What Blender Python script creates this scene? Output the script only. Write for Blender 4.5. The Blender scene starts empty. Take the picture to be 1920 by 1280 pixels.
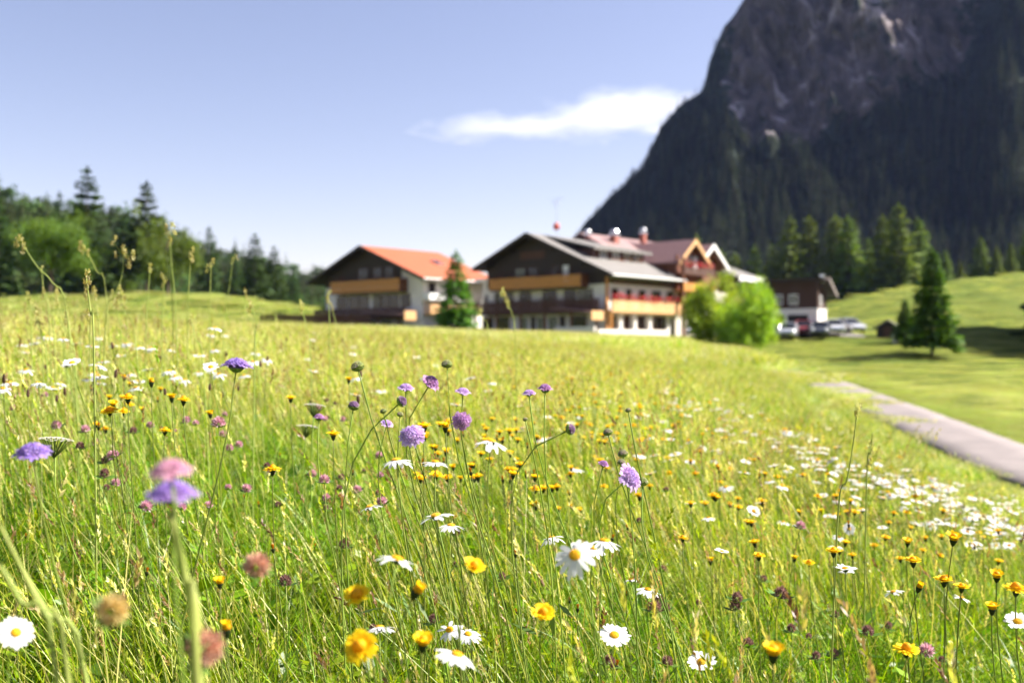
import bpy, math, random
import numpy as np
from mathutils import Vector, Matrix, noise

R = math.radians
rng = np.random.default_rng(7)
random.seed(7)
sc = bpy.context.scene
COL = sc.collection

# ------------------------------------------------------------------ camera
cam_d = bpy.data.cameras.new("camera")
cam_d.lens = 35.0
cam_d.sensor_width = 36.0
cam_d.clip_start = 0.05
cam_d.clip_end = 30000.0
cam_d.dof.use_dof = True
cam_d.dof.focus_distance = 1.62
cam_d.dof.aperture_fstop = 4.1
cam_d.dof.aperture_blades = 0
cam = bpy.data.objects.new("camera", cam_d)
cam.location = (0, 0, 0)
cam.rotation_euler = (R(90), 0, 0)
COL.objects.link(cam)
sc.camera = cam
F = 1920 * 35.0 / 36.0            # focal length in photo pixels

# ------------------------------------------------------------------ sky and sun
SUN_EL, SUN_AZ = 42.0, 80.0       # azimuth measured from +Y towards +X
world = bpy.data.worlds.new("World")
sc.world = world
world.use_nodes = True
nt = world.node_tree
nt.nodes.clear()
w_out = nt.nodes.new("ShaderNodeOutputWorld")
w_bg = nt.nodes.new("ShaderNodeBackground")
w_sky = nt.nodes.new("ShaderNodeTexSky")
w_sky.sky_type = 'NISHITA'
w_sky.sun_disc = False
w_sky.sun_elevation = R(SUN_EL)
w_sky.sun_rotation = R(SUN_AZ)
w_sky.altitude = 900
w_sky.air_density = 1.0
w_sky.dust_density = 1.2
w_sky.ozone_density = 1.6
w_bg.inputs["Strength"].default_value = 0.058
w_mul = nt.nodes.new("ShaderNodeMixRGB")
w_mul.blend_type = 'MULTIPLY'
w_mul.inputs[0].default_value = 1.0
w_mul.inputs[2].default_value = (1.32, 1.02, .96, 1)
nt.links.new(w_sky.outputs[0], w_mul.inputs[1])
nt.links.new(w_mul.outputs[0], w_bg.inputs[0])
nt.links.new(w_bg.outputs[0], w_out.inputs[0])

sun_d = bpy.data.lights.new("sun", 'SUN')
sun_d.energy = 5.0
sun_d.angle = R(0.53)
sun_d.color = (1.0, 0.945, 0.85)
sun = bpy.data.objects.new("sun", sun_d)
sun_dir = Vector((math.sin(R(SUN_AZ)) * math.cos(R(SUN_EL)), math.cos(R(SUN_AZ)) * math.cos(R(SUN_EL)), math.sin(R(SUN_EL))))
sun.rotation_euler = sun_dir.to_track_quat('Z', 'Y').to_euler()
sun.location = (60, 20, 60)
COL.objects.link(sun)

sc.view_settings.view_transform = 'Standard'
sc.view_settings.look = 'None'
sc.view_settings.gamma = 1.0
sc.view_settings.use_curve_mapping = False
sc.view_settings.exposure = 1.75
cy = sc.cycles
cy.max_bounces = 7
cy.diffuse_bounces = 3
cy.glossy_bounces = 2
cy.transmission_bounces = 4
cy.transparent_max_bounces = 8
cy.volume_bounces = 1
cy.use_denoising = True
cy.use_adaptive_sampling = True
cy.adaptive_threshold = 0.02
cy.sample_clamp_indirect = 6.0
cy.caustics_reflective = False
cy.caustics_refractive = False


# ------------------------------------------------------------------ helpers: materials
def new_mat(name):
    m = bpy.data.materials.new(name)
    m.use_nodes = True
    return m, m.node_tree, m.node_tree.nodes["Principled BSDF"]


def N(t, kind, **kw):
    n = t.nodes.new("ShaderNode" + kind)
    for k, v in kw.items():
        setattr(n, k, v)
    return n


def simple(name, col, rough=0.6, var=0.12, scale=6.0, metallic=0.0, bump=0.0, spec=0.4, stretch=None):
    """painted / wooden / stone surface: base colour with noise variation"""
    m, t, p = new_mat(name)
    tc = N(t, "TexCoord")
    mp = N(t, "Mapping")
    if stretch:
        mp.inputs["Scale"].default_value = stretch
    t.links.new(tc.outputs["Object"], mp.inputs[0])
    n = N(t, "TexNoise")
    n.inputs["Scale"].default_value = scale
    n.inputs["Detail"].default_value = 5
    t.links.new(mp.outputs[0], n.inputs["Vector"])
    mx = N(t, "MixRGB")
    mx.inputs[1].default_value = (*[max(0, c * (1 - var * 1.6)) for c in col], 1)
    mx.inputs[2].default_value = (*[min(1, c * (1 + var * 1.6)) for c in col], 1)
    t.links.new(n.outputs[0], mx.inputs[0])
    t.links.new(mx.outputs[0], p.inputs["Base Color"])
    p.inputs["Roughness"].default_value = rough
    p.inputs["Metallic"].default_value = metallic
    p.inputs["Specular IOR Level"].default_value = spec
    if bump:
        b = N(t, "Bump")
        b.inputs["Strength"].default_value = bump
        b.inputs["Distance"].default_value = 0.02
        t.links.new(n.outputs[0], b.inputs["Height"])
        t.links.new(b.outputs[0], p.inputs["Normal"])
    return m


def leafy(name, trans=0.45, rough=0.55, hue_rand=0.03, val_rand=0.25, spec=0.25, tscale=1.0):
    """thin plant tissue: per-piece colour attribute, reflects and lets light through"""
    m, t, p = new_mat(name)
    at = N(t, "Attribute")
    at.attribute_name = "Col"
    oi = N(t, "ObjectInfo")
    hsv = N(t, "HueSaturation")
    mr = N(t, "MapRange")
    mr.inputs[3].default_value = 0.5 - hue_rand
    mr.inputs[4].default_value = 0.5 + hue_rand
    t.links.new(oi.outputs["Random"], mr.inputs[0])
    mv = N(t, "MapRange")
    mv.inputs[3].default_value = 1 - val_rand
    mv.inputs[4].default_value = 1 + val_rand
    t.links.new(oi.outputs["Random"], mv.inputs[0])
    t.links.new(at.outputs["Color"], hsv.inputs["Color"])
    t.links.new(mr.outputs[0], hsv.inputs["Hue"])
    t.links.new(mv.outputs[0], hsv.inputs["Value"])
    t.links.new(hsv.outputs[0], p.inputs["Base Color"])
    p.inputs["Roughness"].default_value = rough
    p.inputs["Specular IOR Level"].default_value = spec
    tr = N(t, "BsdfTranslucent")
    mul = N(t, "MixRGB", blend_type='MULTIPLY')
    mul.inputs[0].default_value = 1
    mul.inputs[2].default_value = (1.25 * tscale, 1.2 * tscale, 0.5 * tscale, 1)
    t.links.new(hsv.outputs[0], mul.inputs[1])
    t.links.new(mul.outputs[0], tr.inputs[0])
    ms = N(t, "MixShader")
    ms.inputs[0].default_value = trans
    t.links.new(p.outputs[0], ms.inputs[1])
    t.links.new(tr.outputs[0], ms.inputs[2])
    t.links.new(ms.outputs[0], t.nodes["Material Output"].inputs[0])
    return m


def petal_mat(name, trans=0.35):
    m, t, p = new_mat(name)
    at = N(t, "Attribute")
    at.attribute_name = "Col"
    t.links.new(at.outputs["Color"], p.inputs["Base Color"])
    p.inputs["Roughness"].default_value = 0.6
    p.inputs["Specular IOR Level"].default_value = 0.2
    tr = N(t, "BsdfTranslucent")
    t.links.new(at.outputs["Color"], tr.inputs[0])
    ms = N(t, "MixShader")
    ms.inputs[0].default_value = trans
    t.links.new(p.outputs[0], ms.inputs[1])
    t.links.new(tr.outputs[0], ms.inputs[2])
    t.links.new(ms.outputs[0], t.nodes["Material Output"].inputs[0])
    return m


# ------------------------------------------------------------------ helpers: meshes
class MB:
    """collects polygons; build() makes one mesh, cols are per-vertex linear rgb"""
    def __init__(s):
        s.v, s.f, s.c = [], [], []

    def add(s, vs, fs, col=(1, 1, 1)):
        o = len(s.v)
        s.v.extend(tuple(map(float, q)) for q in vs)
        s.f.extend(tuple(i + o for i in q) for q in fs)
        if isinstance(col, list):
            s.c.extend(col)
        else:
            s.c.extend([col] * len(vs))

    def box(s, x0, x1, y0, y1, z0, z1, col=(1, 1, 1)):
        s.add([(x0, y0, z0), (x1, y0, z0), (x1, y1, z0), (x0, y1, z0), (x0, y0, z1), (x1, y0, z1), (x1, y1, z1), (x0, y1, z1)],
              [(0, 3, 2, 1), (4, 5, 6, 7), (0, 1, 5, 4), (1, 2, 6, 5), (2, 3, 7, 6), (3, 0, 4, 7)], col)

    def prism(s, poly, axis, a, b, col=(1, 1, 1)):
        """extrude a 2D polygon along an axis: 'x' polygon is (y,z), 'y' polygon is (x,z), 'z' polygon is (x,y)"""
        n = len(poly)
        def P(q, k):
            return (k, q[0], q[1]) if axis == 'x' else (q[0], k, q[1]) if axis == 'y' else (q[0], q[1], k)
        vs = [P(q, a) for q in poly] + [P(q, b) for q in poly]
        fs = [tuple(range(n))[::-1], tuple(range(n, 2 * n))] + [(i, (i + 1) % n, n + (i + 1) % n, n + i) for i in range(n)]
        s.add(vs, fs, col)

    def tube(s, pts, rad, sides=5, col=(1, 1, 1), cap=True):
        pts = [Vector(p) for p in pts]
        n = len(pts)
        rad = rad if isinstance(rad, (list, tuple)) else [rad] * n
        o = len(s.v)
        for i, p in enumerate(pts):
            d = (pts[min(i + 1, n - 1)] - pts[max(i - 1, 0)]).normalized()
            a = d.orthogonal().normalized() if abs(d.z) < 0.99 else Vector((1, 0, 0))
            if abs(d.z) < 0.99:
                a = d.cross(Vector((0, 0, 1))).normalized()
            b = d.cross(a)
            for k in range(sides):
                t = 2 * math.pi * k / sides
                s.v.append(tuple(p + (a * math.cos(t) + b * math.sin(t)) * rad[i]))
                s.c.append(col[i] if isinstance(col, list) else col)
        for i in range(n - 1):
            for k in range(sides):
                k2 = (k + 1) % sides
                s.f.append((o + i * sides + k, o + i * sides + k2, o + (i + 1) * sides + k2, o + (i + 1) * sides + k))
        if cap:
            s.f.append(tuple(o + (n - 1) * sides + k for k in range(sides)))
            s.f.append(tuple(o + k for k in range(sides))[::-1])

    def lathe(s, prof, sides=10, col=(1, 1, 1), at=(0, 0, 0)):
        o = len(s.v)
        for r, z in prof:
            for k in range(sides):
                t = 2 * math.pi * k / sides
                s.v.append((at[0] + r * math.cos(t), at[1] + r * math.sin(t), at[2] + z))
                s.c.append(col)
        n = len(prof)
        for i in range(n - 1):
            for k in range(sides):
                k2 = (k + 1) % sides
                s.f.append((o + i * sides + k, o + i * sides + k2, o + (i + 1) * sides + k2, o + (i + 1) * sides + k))
        s.f.append(tuple(o + k for k in range(sides))[::-1])
        s.f.append(tuple(o + (n - 1) * sides + k for k in range(sides)))

    def mesh(s, name, mat, smooth=False):
        me = bpy.data.meshes.new(name)
        me.from_pydata(s.v, [], s.f)
        if s.c:
            ca = me.color_attributes.new("Col", 'FLOAT_COLOR', 'POINT')
            arr = np.ones((len(s.v), 4), np.float32)
            arr[:, :3] = np.array(s.c, np.float32).reshape(-1, 3)
            ca.data.foreach_set("color", arr.ravel())
        if smooth:
            me.polygons.foreach_set("use_smooth", np.ones(len(me.polygons), bool))
        for mm in (mat if isinstance(mat, (list, tuple)) else [mat]):
            me.materials.append(mm)
        return me

    def build(s, name, mat, parent=None, smooth=False):
        return link(name, s.mesh(name, mat, smooth), parent)


def link(name, me, parent=None, loc=None, rot=None, scale=None):
    o = bpy.data.objects.new(name, me)
    COL.objects.link(o)
    if parent is not None:
        o.parent = parent
    if loc is not None:
        o.location = loc
    if rot is not None:
        o.rotation_euler = rot
    if scale is not None:
        o.scale = scale if isinstance(scale, (tuple, list)) else (scale,) * 3
    return o


def tag(o, label=None, cat=None, group=None, kind=None):
    if label: o["label"] = label
    if cat: o["category"] = cat
    if group: o["group"] = group
    if kind: o["kind"] = kind
    return o


def thing(name, label, cat, loc=(0, 0, 0), rotz=0.0, group=None):
    o = bpy.data.objects.new(name, None)
    o.empty_display_size = 0.1
    COL.objects.link(o)
    o.location = loc
    o.rotation_euler = (0, 0, rotz)
    return tag(o, label, cat, group)


def grid_mesh(name, P, mat, cols=None, smooth=True, wrap=False):
    """P: array rows x columns x 3"""
    r, c = P.shape[:2]
    idx = np.arange(r * c).reshape(r, c)
    if wrap:
        nx = np.roll(idx, -1, axis=1)
        q = np.stack([idx[:-1], nx[:-1], nx[1:], idx[1:]], -1).reshape(-1, 4)
    else:
        q = np.stack([idx[:-1, :-1], idx[:-1, 1:], idx[1:, 1:], idx[1:, :-1]], -1).reshape(-1, 4)
    me = bpy.data.meshes.new(name)
    me.from_pydata(P.reshape(-1, 3).tolist(), [], q.tolist())
    if smooth:
        me.polygons.foreach_set("use_smooth", np.ones(len(me.polygons), bool))
    if cols is not None:
        for nm, a in cols.items():
            at = me.attributes.new(nm, 'FLOAT', 'POINT')
            at.data.foreach_set("value", a.astype(np.float32).ravel())
    me.materials.append(mat)
    return me


def sstep(a, b, x):
    t = np.clip((x - a) / (b - a), 0, 1)
    return t * t * (3 - 2 * t)


# ------------------------------------------------------------------ terrain height
T_PX = np.array([-400, 0, 400, 800, 1100, 1300, 1450, 1550, 1700, 1920, 2400], float)
T_Y = np.array([.5, 1.5, 3, 5, 8, 12, 18, 25, 35, 50, 68, 85, 97, 115, 140, 170, 205, 260, 400, 900, 1500], float)
T_Z = np.array([
    [-.78, -.79, -.80, -.80, -.80, -.81, -.82, -.83, -.83, -.84, -.86],
    [-.68, -.70, -.74, -.77, -.78, -.80, -.82, -.84, -.86, -.88, -.92],
    [-.48, -.52, -.58, -.67, -.73, -.78, -.82, -.85, -.92, -.98, -1.1],
    [-.32, -.36, -.44, -.57, -.68, -.76, -.84, -.90, -1.0, -1.15, -1.45],
    [-.18, -.20, -.30, -.46, -.62, -.75, -.90, -1.02, -1.22, -1.46, -2.1],
    [-.05, -.08, -.18, -.36, -.55, -.72, -.94, -1.16, -1.58, -2.2, -2.8],
    [.10, .08, -.02, -.20, -.42, -.64, -.90, -1.40, -2.18, -2.95, -3.4],
    [.25, .22, .12, -.04, -.28, -.52, -.92, -1.92, -2.86, -3.4, -3.5],
    [.45, .42, .34, .16, -.08, -.40, -1.0, -2.5, -3.18, -3.35, -3.4],
    [.75, .72, .62, .45, .22, -.30, -1.5, -2.72, -3.02, -3.2, -3.1],
    [.80, .80, .70, .45, .25, -.4, -2.1, -2.65, -2.95, -3.0, -2.6],
    [1.1, 1.1, 1.0, .5, .35, -.2, -1.7, -2.0, -1.4, -2.4, -2.0],
    [1.6, 1.6, 1.5, .6, .45, .45, .65, .85, .5, -1.2, -.5],
    [2.6, 2.6, 2.3, .9, .55, .5, .8, 1.1, 1.8, .3, 2.0],
    [4.8, 4.8, 5.2, 1.2, .6, .6, 1.3, 2.6, 4.6, 4.2, 6.0],
    [7.0, 7.2, 7.8, 2.0, .8, .8, 2.6, 4.9, 8.2, 9.5, 11.],
    [8.6, 8.6, 9.2, 2.5, 1.0, 1.2, 4.6, 7.4, 11.0, 14.6, 16.],
    [9.4, 9.4, 9.0, 2.0, 1.0, 1.5, 5.0, 8.4, 12.0, 16.0, 18.],
    [5.0, 5.0, 4.0, 1.0, 0., 0., 3.0, 6.0, 9.0, 12.0, 14.],
    [2., 2., 0., -2., -4., -4., -2., 0., 2., 4., 6.],
    [0., 0., 0., -4., -6., -6., -4., -2., 0., 2., 4.]])
_pxd = np.linspace(-400, 2400, 225)
_lyd = np.linspace(math.log(.5), math.log(1500), 260)
_tmp = np.array([np.interp(_pxd, T_PX, row) for row in T_Z])
_tab = np.array([np.interp(_lyd, np.log(T_Y), _tmp[:, j]) for j in range(len(_pxd))]).T
def _blur(a, n):
    k = np.hanning(n + 2)[1:-1]
    k /= k.sum()
    h = n // 2
    for ax in (0, 1):
        pad = [(0, 0), (0, 0)]
        pad[ax] = (h, h)
        b = np.pad(a, pad, mode='edge')
        a = np.apply_along_axis(lambda r: np.convolve(r, k, 'valid'), ax, b)
    return a
_tab = _blur(_tab, 9)


def base_z(x, y):
    x = np.asarray(x, float)
    y = np.asarray(y, float)
    az = np.arctan2(x, y)
    r = np.maximum(np.hypot(x, y), .05)
    aze = np.clip(az, math.atan(-1360 / F), math.atan(1440 / F))
    ye = np.clip(r * np.cos(aze), .5, 1499)
    px = np.clip(960 + F * np.tan(aze), -399.9, 2399.9)
    i = (px + 400) / 2800 * 224
    j = (np.log(ye) - math.log(.5)) / (math.log(1500) - math.log(.5)) * 259
    i0 = np.minimum(i.astype(int), 223)
    j0 = np.minimum(j.astype(int), 258)
    fi, fj = i - i0, j - j0
    z = (_tab[j0, i0] * (1 - fi) * (1 - fj) + _tab[j0, i0 + 1] * fi * (1 - fj) + _tab[j0 + 1, i0] * (1 - fi) * fj + _tab[j0 + 1, i0 + 1] * fi * fj)
    back = sstep(R(80), R(178), np.abs(az))
    z = z * (1 - back) + (-.8) * back
    # soft unevenness of the pasture
    a = np.clip((r - 1.5) / 30, 0, 1)
    z = z + a * .10 * np.sin(x * .31 + 1.3) * np.sin(y * .23 + .4) + np.clip((r - 90) / 120, 0, 1) * .5 * np.sin(x * .11 + .3 * np.sin(y * .07)) * np.sin(y * .13 + 1)
    lump = np.clip((r - 105) / 50, 0, 1) * .55
    z = z + lump * (np.sin(x * .42 + 1.1 * np.sin(y * .17)) * np.sin(y * .33 + .8 * np.sin(x * .21)) + .5 * np.sin(x * .9 + y * .5) * np.sin(y * .7 - x * .3))
    return z


# the lane: centre line as x over y
L_Y = np.array([-30, 0, 12, 20, 27, 40, 52, 60, 66, 72, 77, 81, 85, 88], float)
L_X = np.array([5.0, 8.6, 10.7, 12.4, 13.9, 16.1, 17.8, 18.7, 18.6, 17.2, 14.6, 11.4, 7.4, 4.0], float)
L_W = 1.42
_ly = np.linspace(-30, 88, 500)
_lx = np.convolve(np.pad(np.interp(_ly, L_Y, L_X), 12, mode='edge'), np.ones(25) / 25, 'valid')
_lz = np.convolve(np.pad(base_z(_lx, _ly), 14, mode='edge'), np.ones(29) / 29, 'valid')


def lane_d(x, y):
    return np.abs(x - np.interp(y, _ly, _lx))


def gz(x, y):
    x = np.asarray(x, float)
    y = np.asarray(y, float)
    z = base_z(x, y)
    w = sstep(2.5, 5.5, lane_d(x, y))
    w = np.where((y < -30) | (y > 90), 1, w)
    return np.interp(y, _ly, _lz) * (1 - w) + z * w


def hit(px, py, h, y0=.7, y1=70):
    """where the sight line through a photo pixel comes within h of the meadow ground"""
    ys = np.geomspace(y0, y1, 400)
    xs = (px - 960) / F * ys
    zs = (640 - py) / F * ys
    ok = np.nonzero(zs < gz(xs, ys) + h)[0]
    return (xs[ok[0]], ys[ok[0]]) if len(ok) else None


# ------------------------------------------------------------------ structure: ground, lane
def ground_material():
    m, t, p = new_mat("pasture")
    tc = N(t, "TexCoord")
    n1 = N(t, "TexNoise"); n1.inputs["Scale"].default_value = .12; n1.inputs["Detail"].default_value = 6
    n2 = N(t, "TexNoise"); n2.inputs["Scale"].default_value = 2.2; n2.inputs["Detail"].default_value = 6
    n3 = N(t, "TexNoise"); n3.inputs["Scale"].default_value = 22; n3.inputs["Detail"].default_value = 4
    for n in (n1, n2, n3):
        t.links.new(tc.outputs["Object"], n.inputs["Vector"])
    r1 = N(t, "ValToRGB")
    r1.color_ramp.elements[0].position = .35; r1.color_ramp.elements[0].color = (.095, .150, .018, 1)
    r1.color_ramp.elements[1].position = .65; r1.color_ramp.elements[1].color = (.190, .215, .035, 1)
    t.links.new(n1.outputs[0], r1.inputs[0])
    r2 = N(t, "ValToRGB")
    r2.color_ramp.elements[0].position = .3; r2.color_ramp.elements[0].color = (.55, .60, .5, 1)
    r2.color_ramp.elements[1].position = .7; r2.color_ramp.elements[1].color = (1.25, 1.2, 1.1, 1)
    t.links.new(n2.outputs[0], r2.inputs[0])
    mu = N(t, "MixRGB", blend_type='MULTIPLY'); mu.inputs[0].default_value = 1
    t.links.new(r1.outputs[0], mu.inputs[1]); t.links.new(r2.outputs[0], mu.inputs[2])
    t.links.new(mu.outputs[0], p.inputs["Base Color"])
    p.inputs["Roughness"].default_value = .9
    p.inputs["Specular IOR Level"].default_value = .1
    ad = N(t, "Math", operation='ADD')
    t.links.new(n2.outputs[0], ad.inputs[0]); t.links.new(n3.outputs[0], ad.inputs[1])
    b = N(t, "Bump"); b.inputs["Strength"].default_value = .9; b.inputs["Distance"].default_value = .25
    t.links.new(ad.outputs[0], b.inputs["Height"]); t.links.new(b.outputs[0], p.inputs["Normal"])
    return m


M_ground = ground_material()
rr = np.concatenate([[.05], np.geomspace(.4, 1450, 300)])
aa = np.concatenate([np.linspace(-180, -45, 40, endpoint=False), np.linspace(-45, 45, 300, endpoint=False), np.linspace(45, 180, 40, endpoint=False)])
RR, AA = np.meshgrid(rr, np.radians(aa), indexing='ij')
GX, GY = RR * np.sin(AA), RR * np.cos(AA)
GP = np.stack([GX, GY, gz(GX, GY)], -1)
tag(link("meadow_ground", grid_mesh("meadow_ground", GP, M_ground, wrap=True)), kind="structure")


def lane_material():
    m, t, p = new_mat("lane_asphalt")
    tc = N(t, "TexCoord")
    n1 = N(t, "TexNoise"); n1.inputs["Scale"].default_value = .9; n1.inputs["Detail"].default_value = 7
    n2 = N(t, "TexNoise"); n2.inputs["Scale"].default_value = 60; n2.inputs["Detail"].default_value = 2
    for n in (n1, n2):
        t.links.new(tc.outputs["Object"], n.inputs["Vector"])
    r1 = N(t, "ValToRGB")
    r1.color_ramp.elements[0].position = .3; r1.color_ramp.elements[0].color = (.140, .118, .116, 1)
    r1.color_ramp.elements[1].position = .7; r1.color_ramp.elements[1].color = (.205, .172, .168, 1)
    t.links.new(n1.outputs[0], r1.inputs[0])
    mx = N(t, "MixRGB", blend_type='OVERLAY'); mx.inputs[0].default_value = .35
    t.links.new(r1.outputs[0], mx.inputs[1]); t.links.new(n2.outputs[0], mx.inputs[2])
    t.links.new(mx.outputs[0], p.inputs["Base Color"])
    p.inputs["Roughness"].default_value = .85
    b = N(t, "Bump"); b.inputs["Strength"].default_value = .3; b.inputs["Distance"].default_value = .01
    t.links.new(n2.outputs[0], b.inputs["Height"]); t.links.new(b.outputs[0], p.inputs["Normal"])
    return m


ly = np.linspace(-28, 87.5, 330)
lx = np.interp(ly, _ly, _lx)
lz = np.interp(ly, _ly, _lz)
tx = np.gradient(lx); ty = np.gradient(ly); tl = np.hypot(tx, ty)
nx_, ny_ = ty / tl, -tx / tl
wob = .025 * np.sin(ly * .9) + .02 * np.sin(ly * 2.3 + 1)
rows = []
for off, dz in ((-L_W - .05, -.12), (-L_W, .05), (-L_W * .4, .056), (L_W * .4, .056), (L_W, .05), (L_W + .05, -.12)):
    o_ = off + (wob if abs(off) > 1 else 0)
    rows.append(np.stack([lx + nx_ * o_, ly + ny_ * o_, lz + dz + .02 * (1 - sstep(60, 66, ly))], -1))
tag(link("lane", grid_mesh("lane", np.stack(rows, 0).transpose(1, 0, 2), lane_material())), kind="structure")

# forecourt in front of the garage and hotel, where the cars stand
M_gravel = simple("forecourt_gravel", (.13, .12, .11), .9, .2, 3.0, bump=.3)
cx_, cy_ = np.meshgrid(np.linspace(21, 35, 24), np.linspace(97.2, 104, 12))
tag(link("forecourt", grid_mesh("forecourt", np.stack([cx_, cy_, gz(cx_, cy_) + .06], -1), M_gravel)), kind="structure")


# ------------------------------------------------------------------ mountain, hills
def fbm(x, y, z, o=5):
    return noise.fractal((x, y, z), .9, 2.1, o)


def mountain_material():
    m, t, p = new_mat("mountain_rock_and_forest")
    tc = N(t, "TexCoord")
    mp = N(t, "Mapping"); mp.inputs["Scale"].default_value = (1, 1, .35)
    t.links.new(tc.outputs["Object"], mp.inputs[0])
    n1 = N(t, "TexNoise"); n1.inputs["Scale"].default_value = .06; n1.inputs["Detail"].default_value = 9; n1.inputs["Roughness"].default_value = .62
    t.links.new(mp.outputs[0], n1.inputs["Vector"])
    n2 = N(t, "TexNoise"); n2.inputs["Scale"].default_value = .09; n2.inputs["Detail"].default_value = 7
    t.links.new(tc.outputs["Object"], n2.inputs["Vector"])
    rock = N(t, "ValToRGB")
    rock.color_ramp.elements[0].position = .38; rock.color_ramp.elements[0].color = (.055, .046, .046, 1)
    rock.color_ramp.elements[1].position = .66; rock.color_ramp.elements[1].color = (.43, .38, .41, 1)
    e = rock.color_ramp.elements.new(.56); e.color = (.13, .105, .105, 1)
    t.links.new(n1.outputs[0], rock.inputs[0])
    wood = N(t, "ValToRGB")
    wood.color_ramp.elements[0].position = .3; wood.color_ramp.elements[0].color = (.014, .022, .014, 1)
    wood.color_ramp.elements[1].position = .75; wood.color_ramp.elements[1].color = (.032, .042, .030, 1)
    t.links.new(n2.outputs[0], wood.inputs[0])
    at = N(t, "Attribute"); at.attribute_name = "wood"
    sm = N(t, "Math", operation='ADD')
    sb = N(t, "Math", operation='MULTIPLY_ADD'); sb.inputs[1].default_value = 1.6; sb.inputs[2].default_value = -.8
    t.links.new(n2.outputs[0], sb.inputs[0])
    t.links.new(at.outputs["Fac"], sm.inputs[0]); t.links.new(sb.outputs[0], sm.inputs[1])
    rp = N(t, "MapRange"); rp.inputs[1].default_value = .42; rp.inputs[2].default_value = .58
    t.links.new(sm.outputs[0], rp.inputs[0])
    mx = N(t, "MixRGB")
    t.links.new(rp.outputs[0], mx.inputs[0]); t.links.new(rock.outputs[0], mx.inputs[1]); t.links.new(wood.outputs[0], mx.inputs[2])
    t.links.new(mx.outputs[0], p.inputs["Base Color"])
    p.inputs["Roughness"].default_value = .95; p.inputs["Specular IOR Level"].default_value = .1
    b = N(t, "Bump"); b.inputs["Strength"].default_value = 1; b.inputs["Distance"].default_value = 6
    t.links.new(n1.outputs[0], b.inputs["Height"]); t.links.new(b.outputs[0], p.inputs["Normal"])
    return m


M_mount = mountain_material()
SKY_PX = [1000, 1040, 1075, 1100, 1150, 1205, 1238, 1270, 1318, 1332, 1358, 1390, 1450, 1550, 1700, 1920, 2200, 2500, 2800, 3200, 3800]
SKY_PY = [530, 492, 454, 408, 362, 322, 240, 204, 178, 118, 50, 4, -80, -170, -260, -380, -480, -500, -420, -200, 150]  # unseen crest past the right edge is shaped high to shade the slope
BASE_PX = [1000, 1200, 1300, 1374, 1400, 1485, 1598, 1642, 1732, 1800, 1844, 1880, 1950, 2300, 3800]
BASE_PY = [600, 330, 270, 250, 300, 295, 268, 228, 192, 172, 112, 0, -120, -300, 200]
nu, nv = 400, 160
us = np.concatenate([np.linspace(1000, 1950, 340), np.linspace(1962, 3800, 60)])
MP = np.zeros((nv, nu, 3)); MW = np.zeros((nv, nu))
for i, px in enumerate(us):
    u = (px - 960) / F
    es = (640 - np.interp(px, SKY_PX, SKY_PY)) / F
    eb = min((640 - np.interp(px, BASE_PX, BASE_PY)) / F, es * .97)
    ef = .012
    y_f = np.interp(px, [1000, 1300, 1920, 2600, 3800], [470, 420, 400, 470, 700])
    y_b = np.interp(px, [1000, 1200, 1400, 1900, 2600, 3800], [800, 690, 610, 600, 700, 900])
    y_s = y_b + np.interp(px, [1000, 1200, 1350, 1800, 2600], [60, 60, 75, 110, 160])
    for j in range(nv):
        t_ = j / (nv - 1)
        if t_ < .45:
            k = t_ / .45; e_ = ef + (eb - ef) * k; y_ = y_f + (y_b - y_f) * k ** .9
        elif t_ < .9:
            k = (t_ - .45) / .45; e_ = eb + (es - eb) * k; y_ = y_b + (y_s - y_b) * k
        else:
            k = (t_ - .9) / .1; e_ = es * (1 - .75 * k); y_ = y_s + 420 * k
        x_, z_ = u * y_, e_ * y_
        f1 = fbm(x_ * .011, z_ * .006, 3.1)
        f2 = fbm(x_ * .035, z_ * .016, 8.7)
        f3 = fbm(x_ * .11, z_ * .035, 5.3, 4)
        amp = 16 if t_ < .45 else 40
        edge = min(1, (1 - abs(t_ - .6) / .6) * 2.2) if t_ < .9 else .4
        y2 = y_ - (f1 * amp + f2 * amp * .5 + f3 * amp * .28) * max(.15, edge)
        zz = z_ + fbm(x_ * .03, 2.2, t_ * 2) * 5 * (1 if .3 < t_ < .95 else .3)
        MP[j, i] = (u * y2, y2, zz * (y2 / y_))
        rockness = sstep(.40, .52, t_) * (1 if t_ < .93 else 0) * sstep(1300, 1420, px) * (1 - sstep(1760, 1900, px))
        MW[j, i] = 1.12 - .80 * rockness - .16 * sstep(.45, .6, t_) + .34 * f2 + .22 * f1
tag(link("mountain", grid_mesh("mountain", MP[::-1], M_mount, {"wood": MW[::-1]}, smooth=True)), kind="structure")

HS_PX = [-1400, -600, -200, 0, 50, 120, 200, 260, 330, 400, 450, 520, 560, 600, 700, 800]
HS_PY = [330, 330, 350, 378, 384, 398, 412, 430, 455, 475, 490, 514, 522, 528, 552, 590]
hu = np.linspace(-1400, 800, 130)
nvh = 50
HP = np.zeros((nvh, 130, 3))
for i, px in enumerate(hu):
    u = (px - 960) / F
    es = (640 - np.interp(px, HS_PX, HS_PY)) / F
    y_f = np.interp(px, [-1400, 300, 560, 800], [235, 250, 275, 340])
    y_s = np.interp(px, [-1400, 0, 300, 560, 800], [330, 380, 470, 620, 760])
    for j in range(nvh):
        t_ = j / (nvh - 1)
        if t_ < .85:
            k = t_ / .85; e_ = .012 + (es - .012) * k ** .8; y_ = y_f + (y_s - y_f) * k
        else:
            k = (t_ - .85) / .15; e_ = es * (1 - .5 * k); y_ = y_s + 160 * k
        x_ = u * y_
        HP[j, i] = (x_, y_, e_ * y_ + fbm(x_ * .02, y_ * .02, 1) * 4 * min(1, 3 * t_))
M_hill = simple("forest_floor", (.035, .05, .02), .95, .4, .08)
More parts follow.
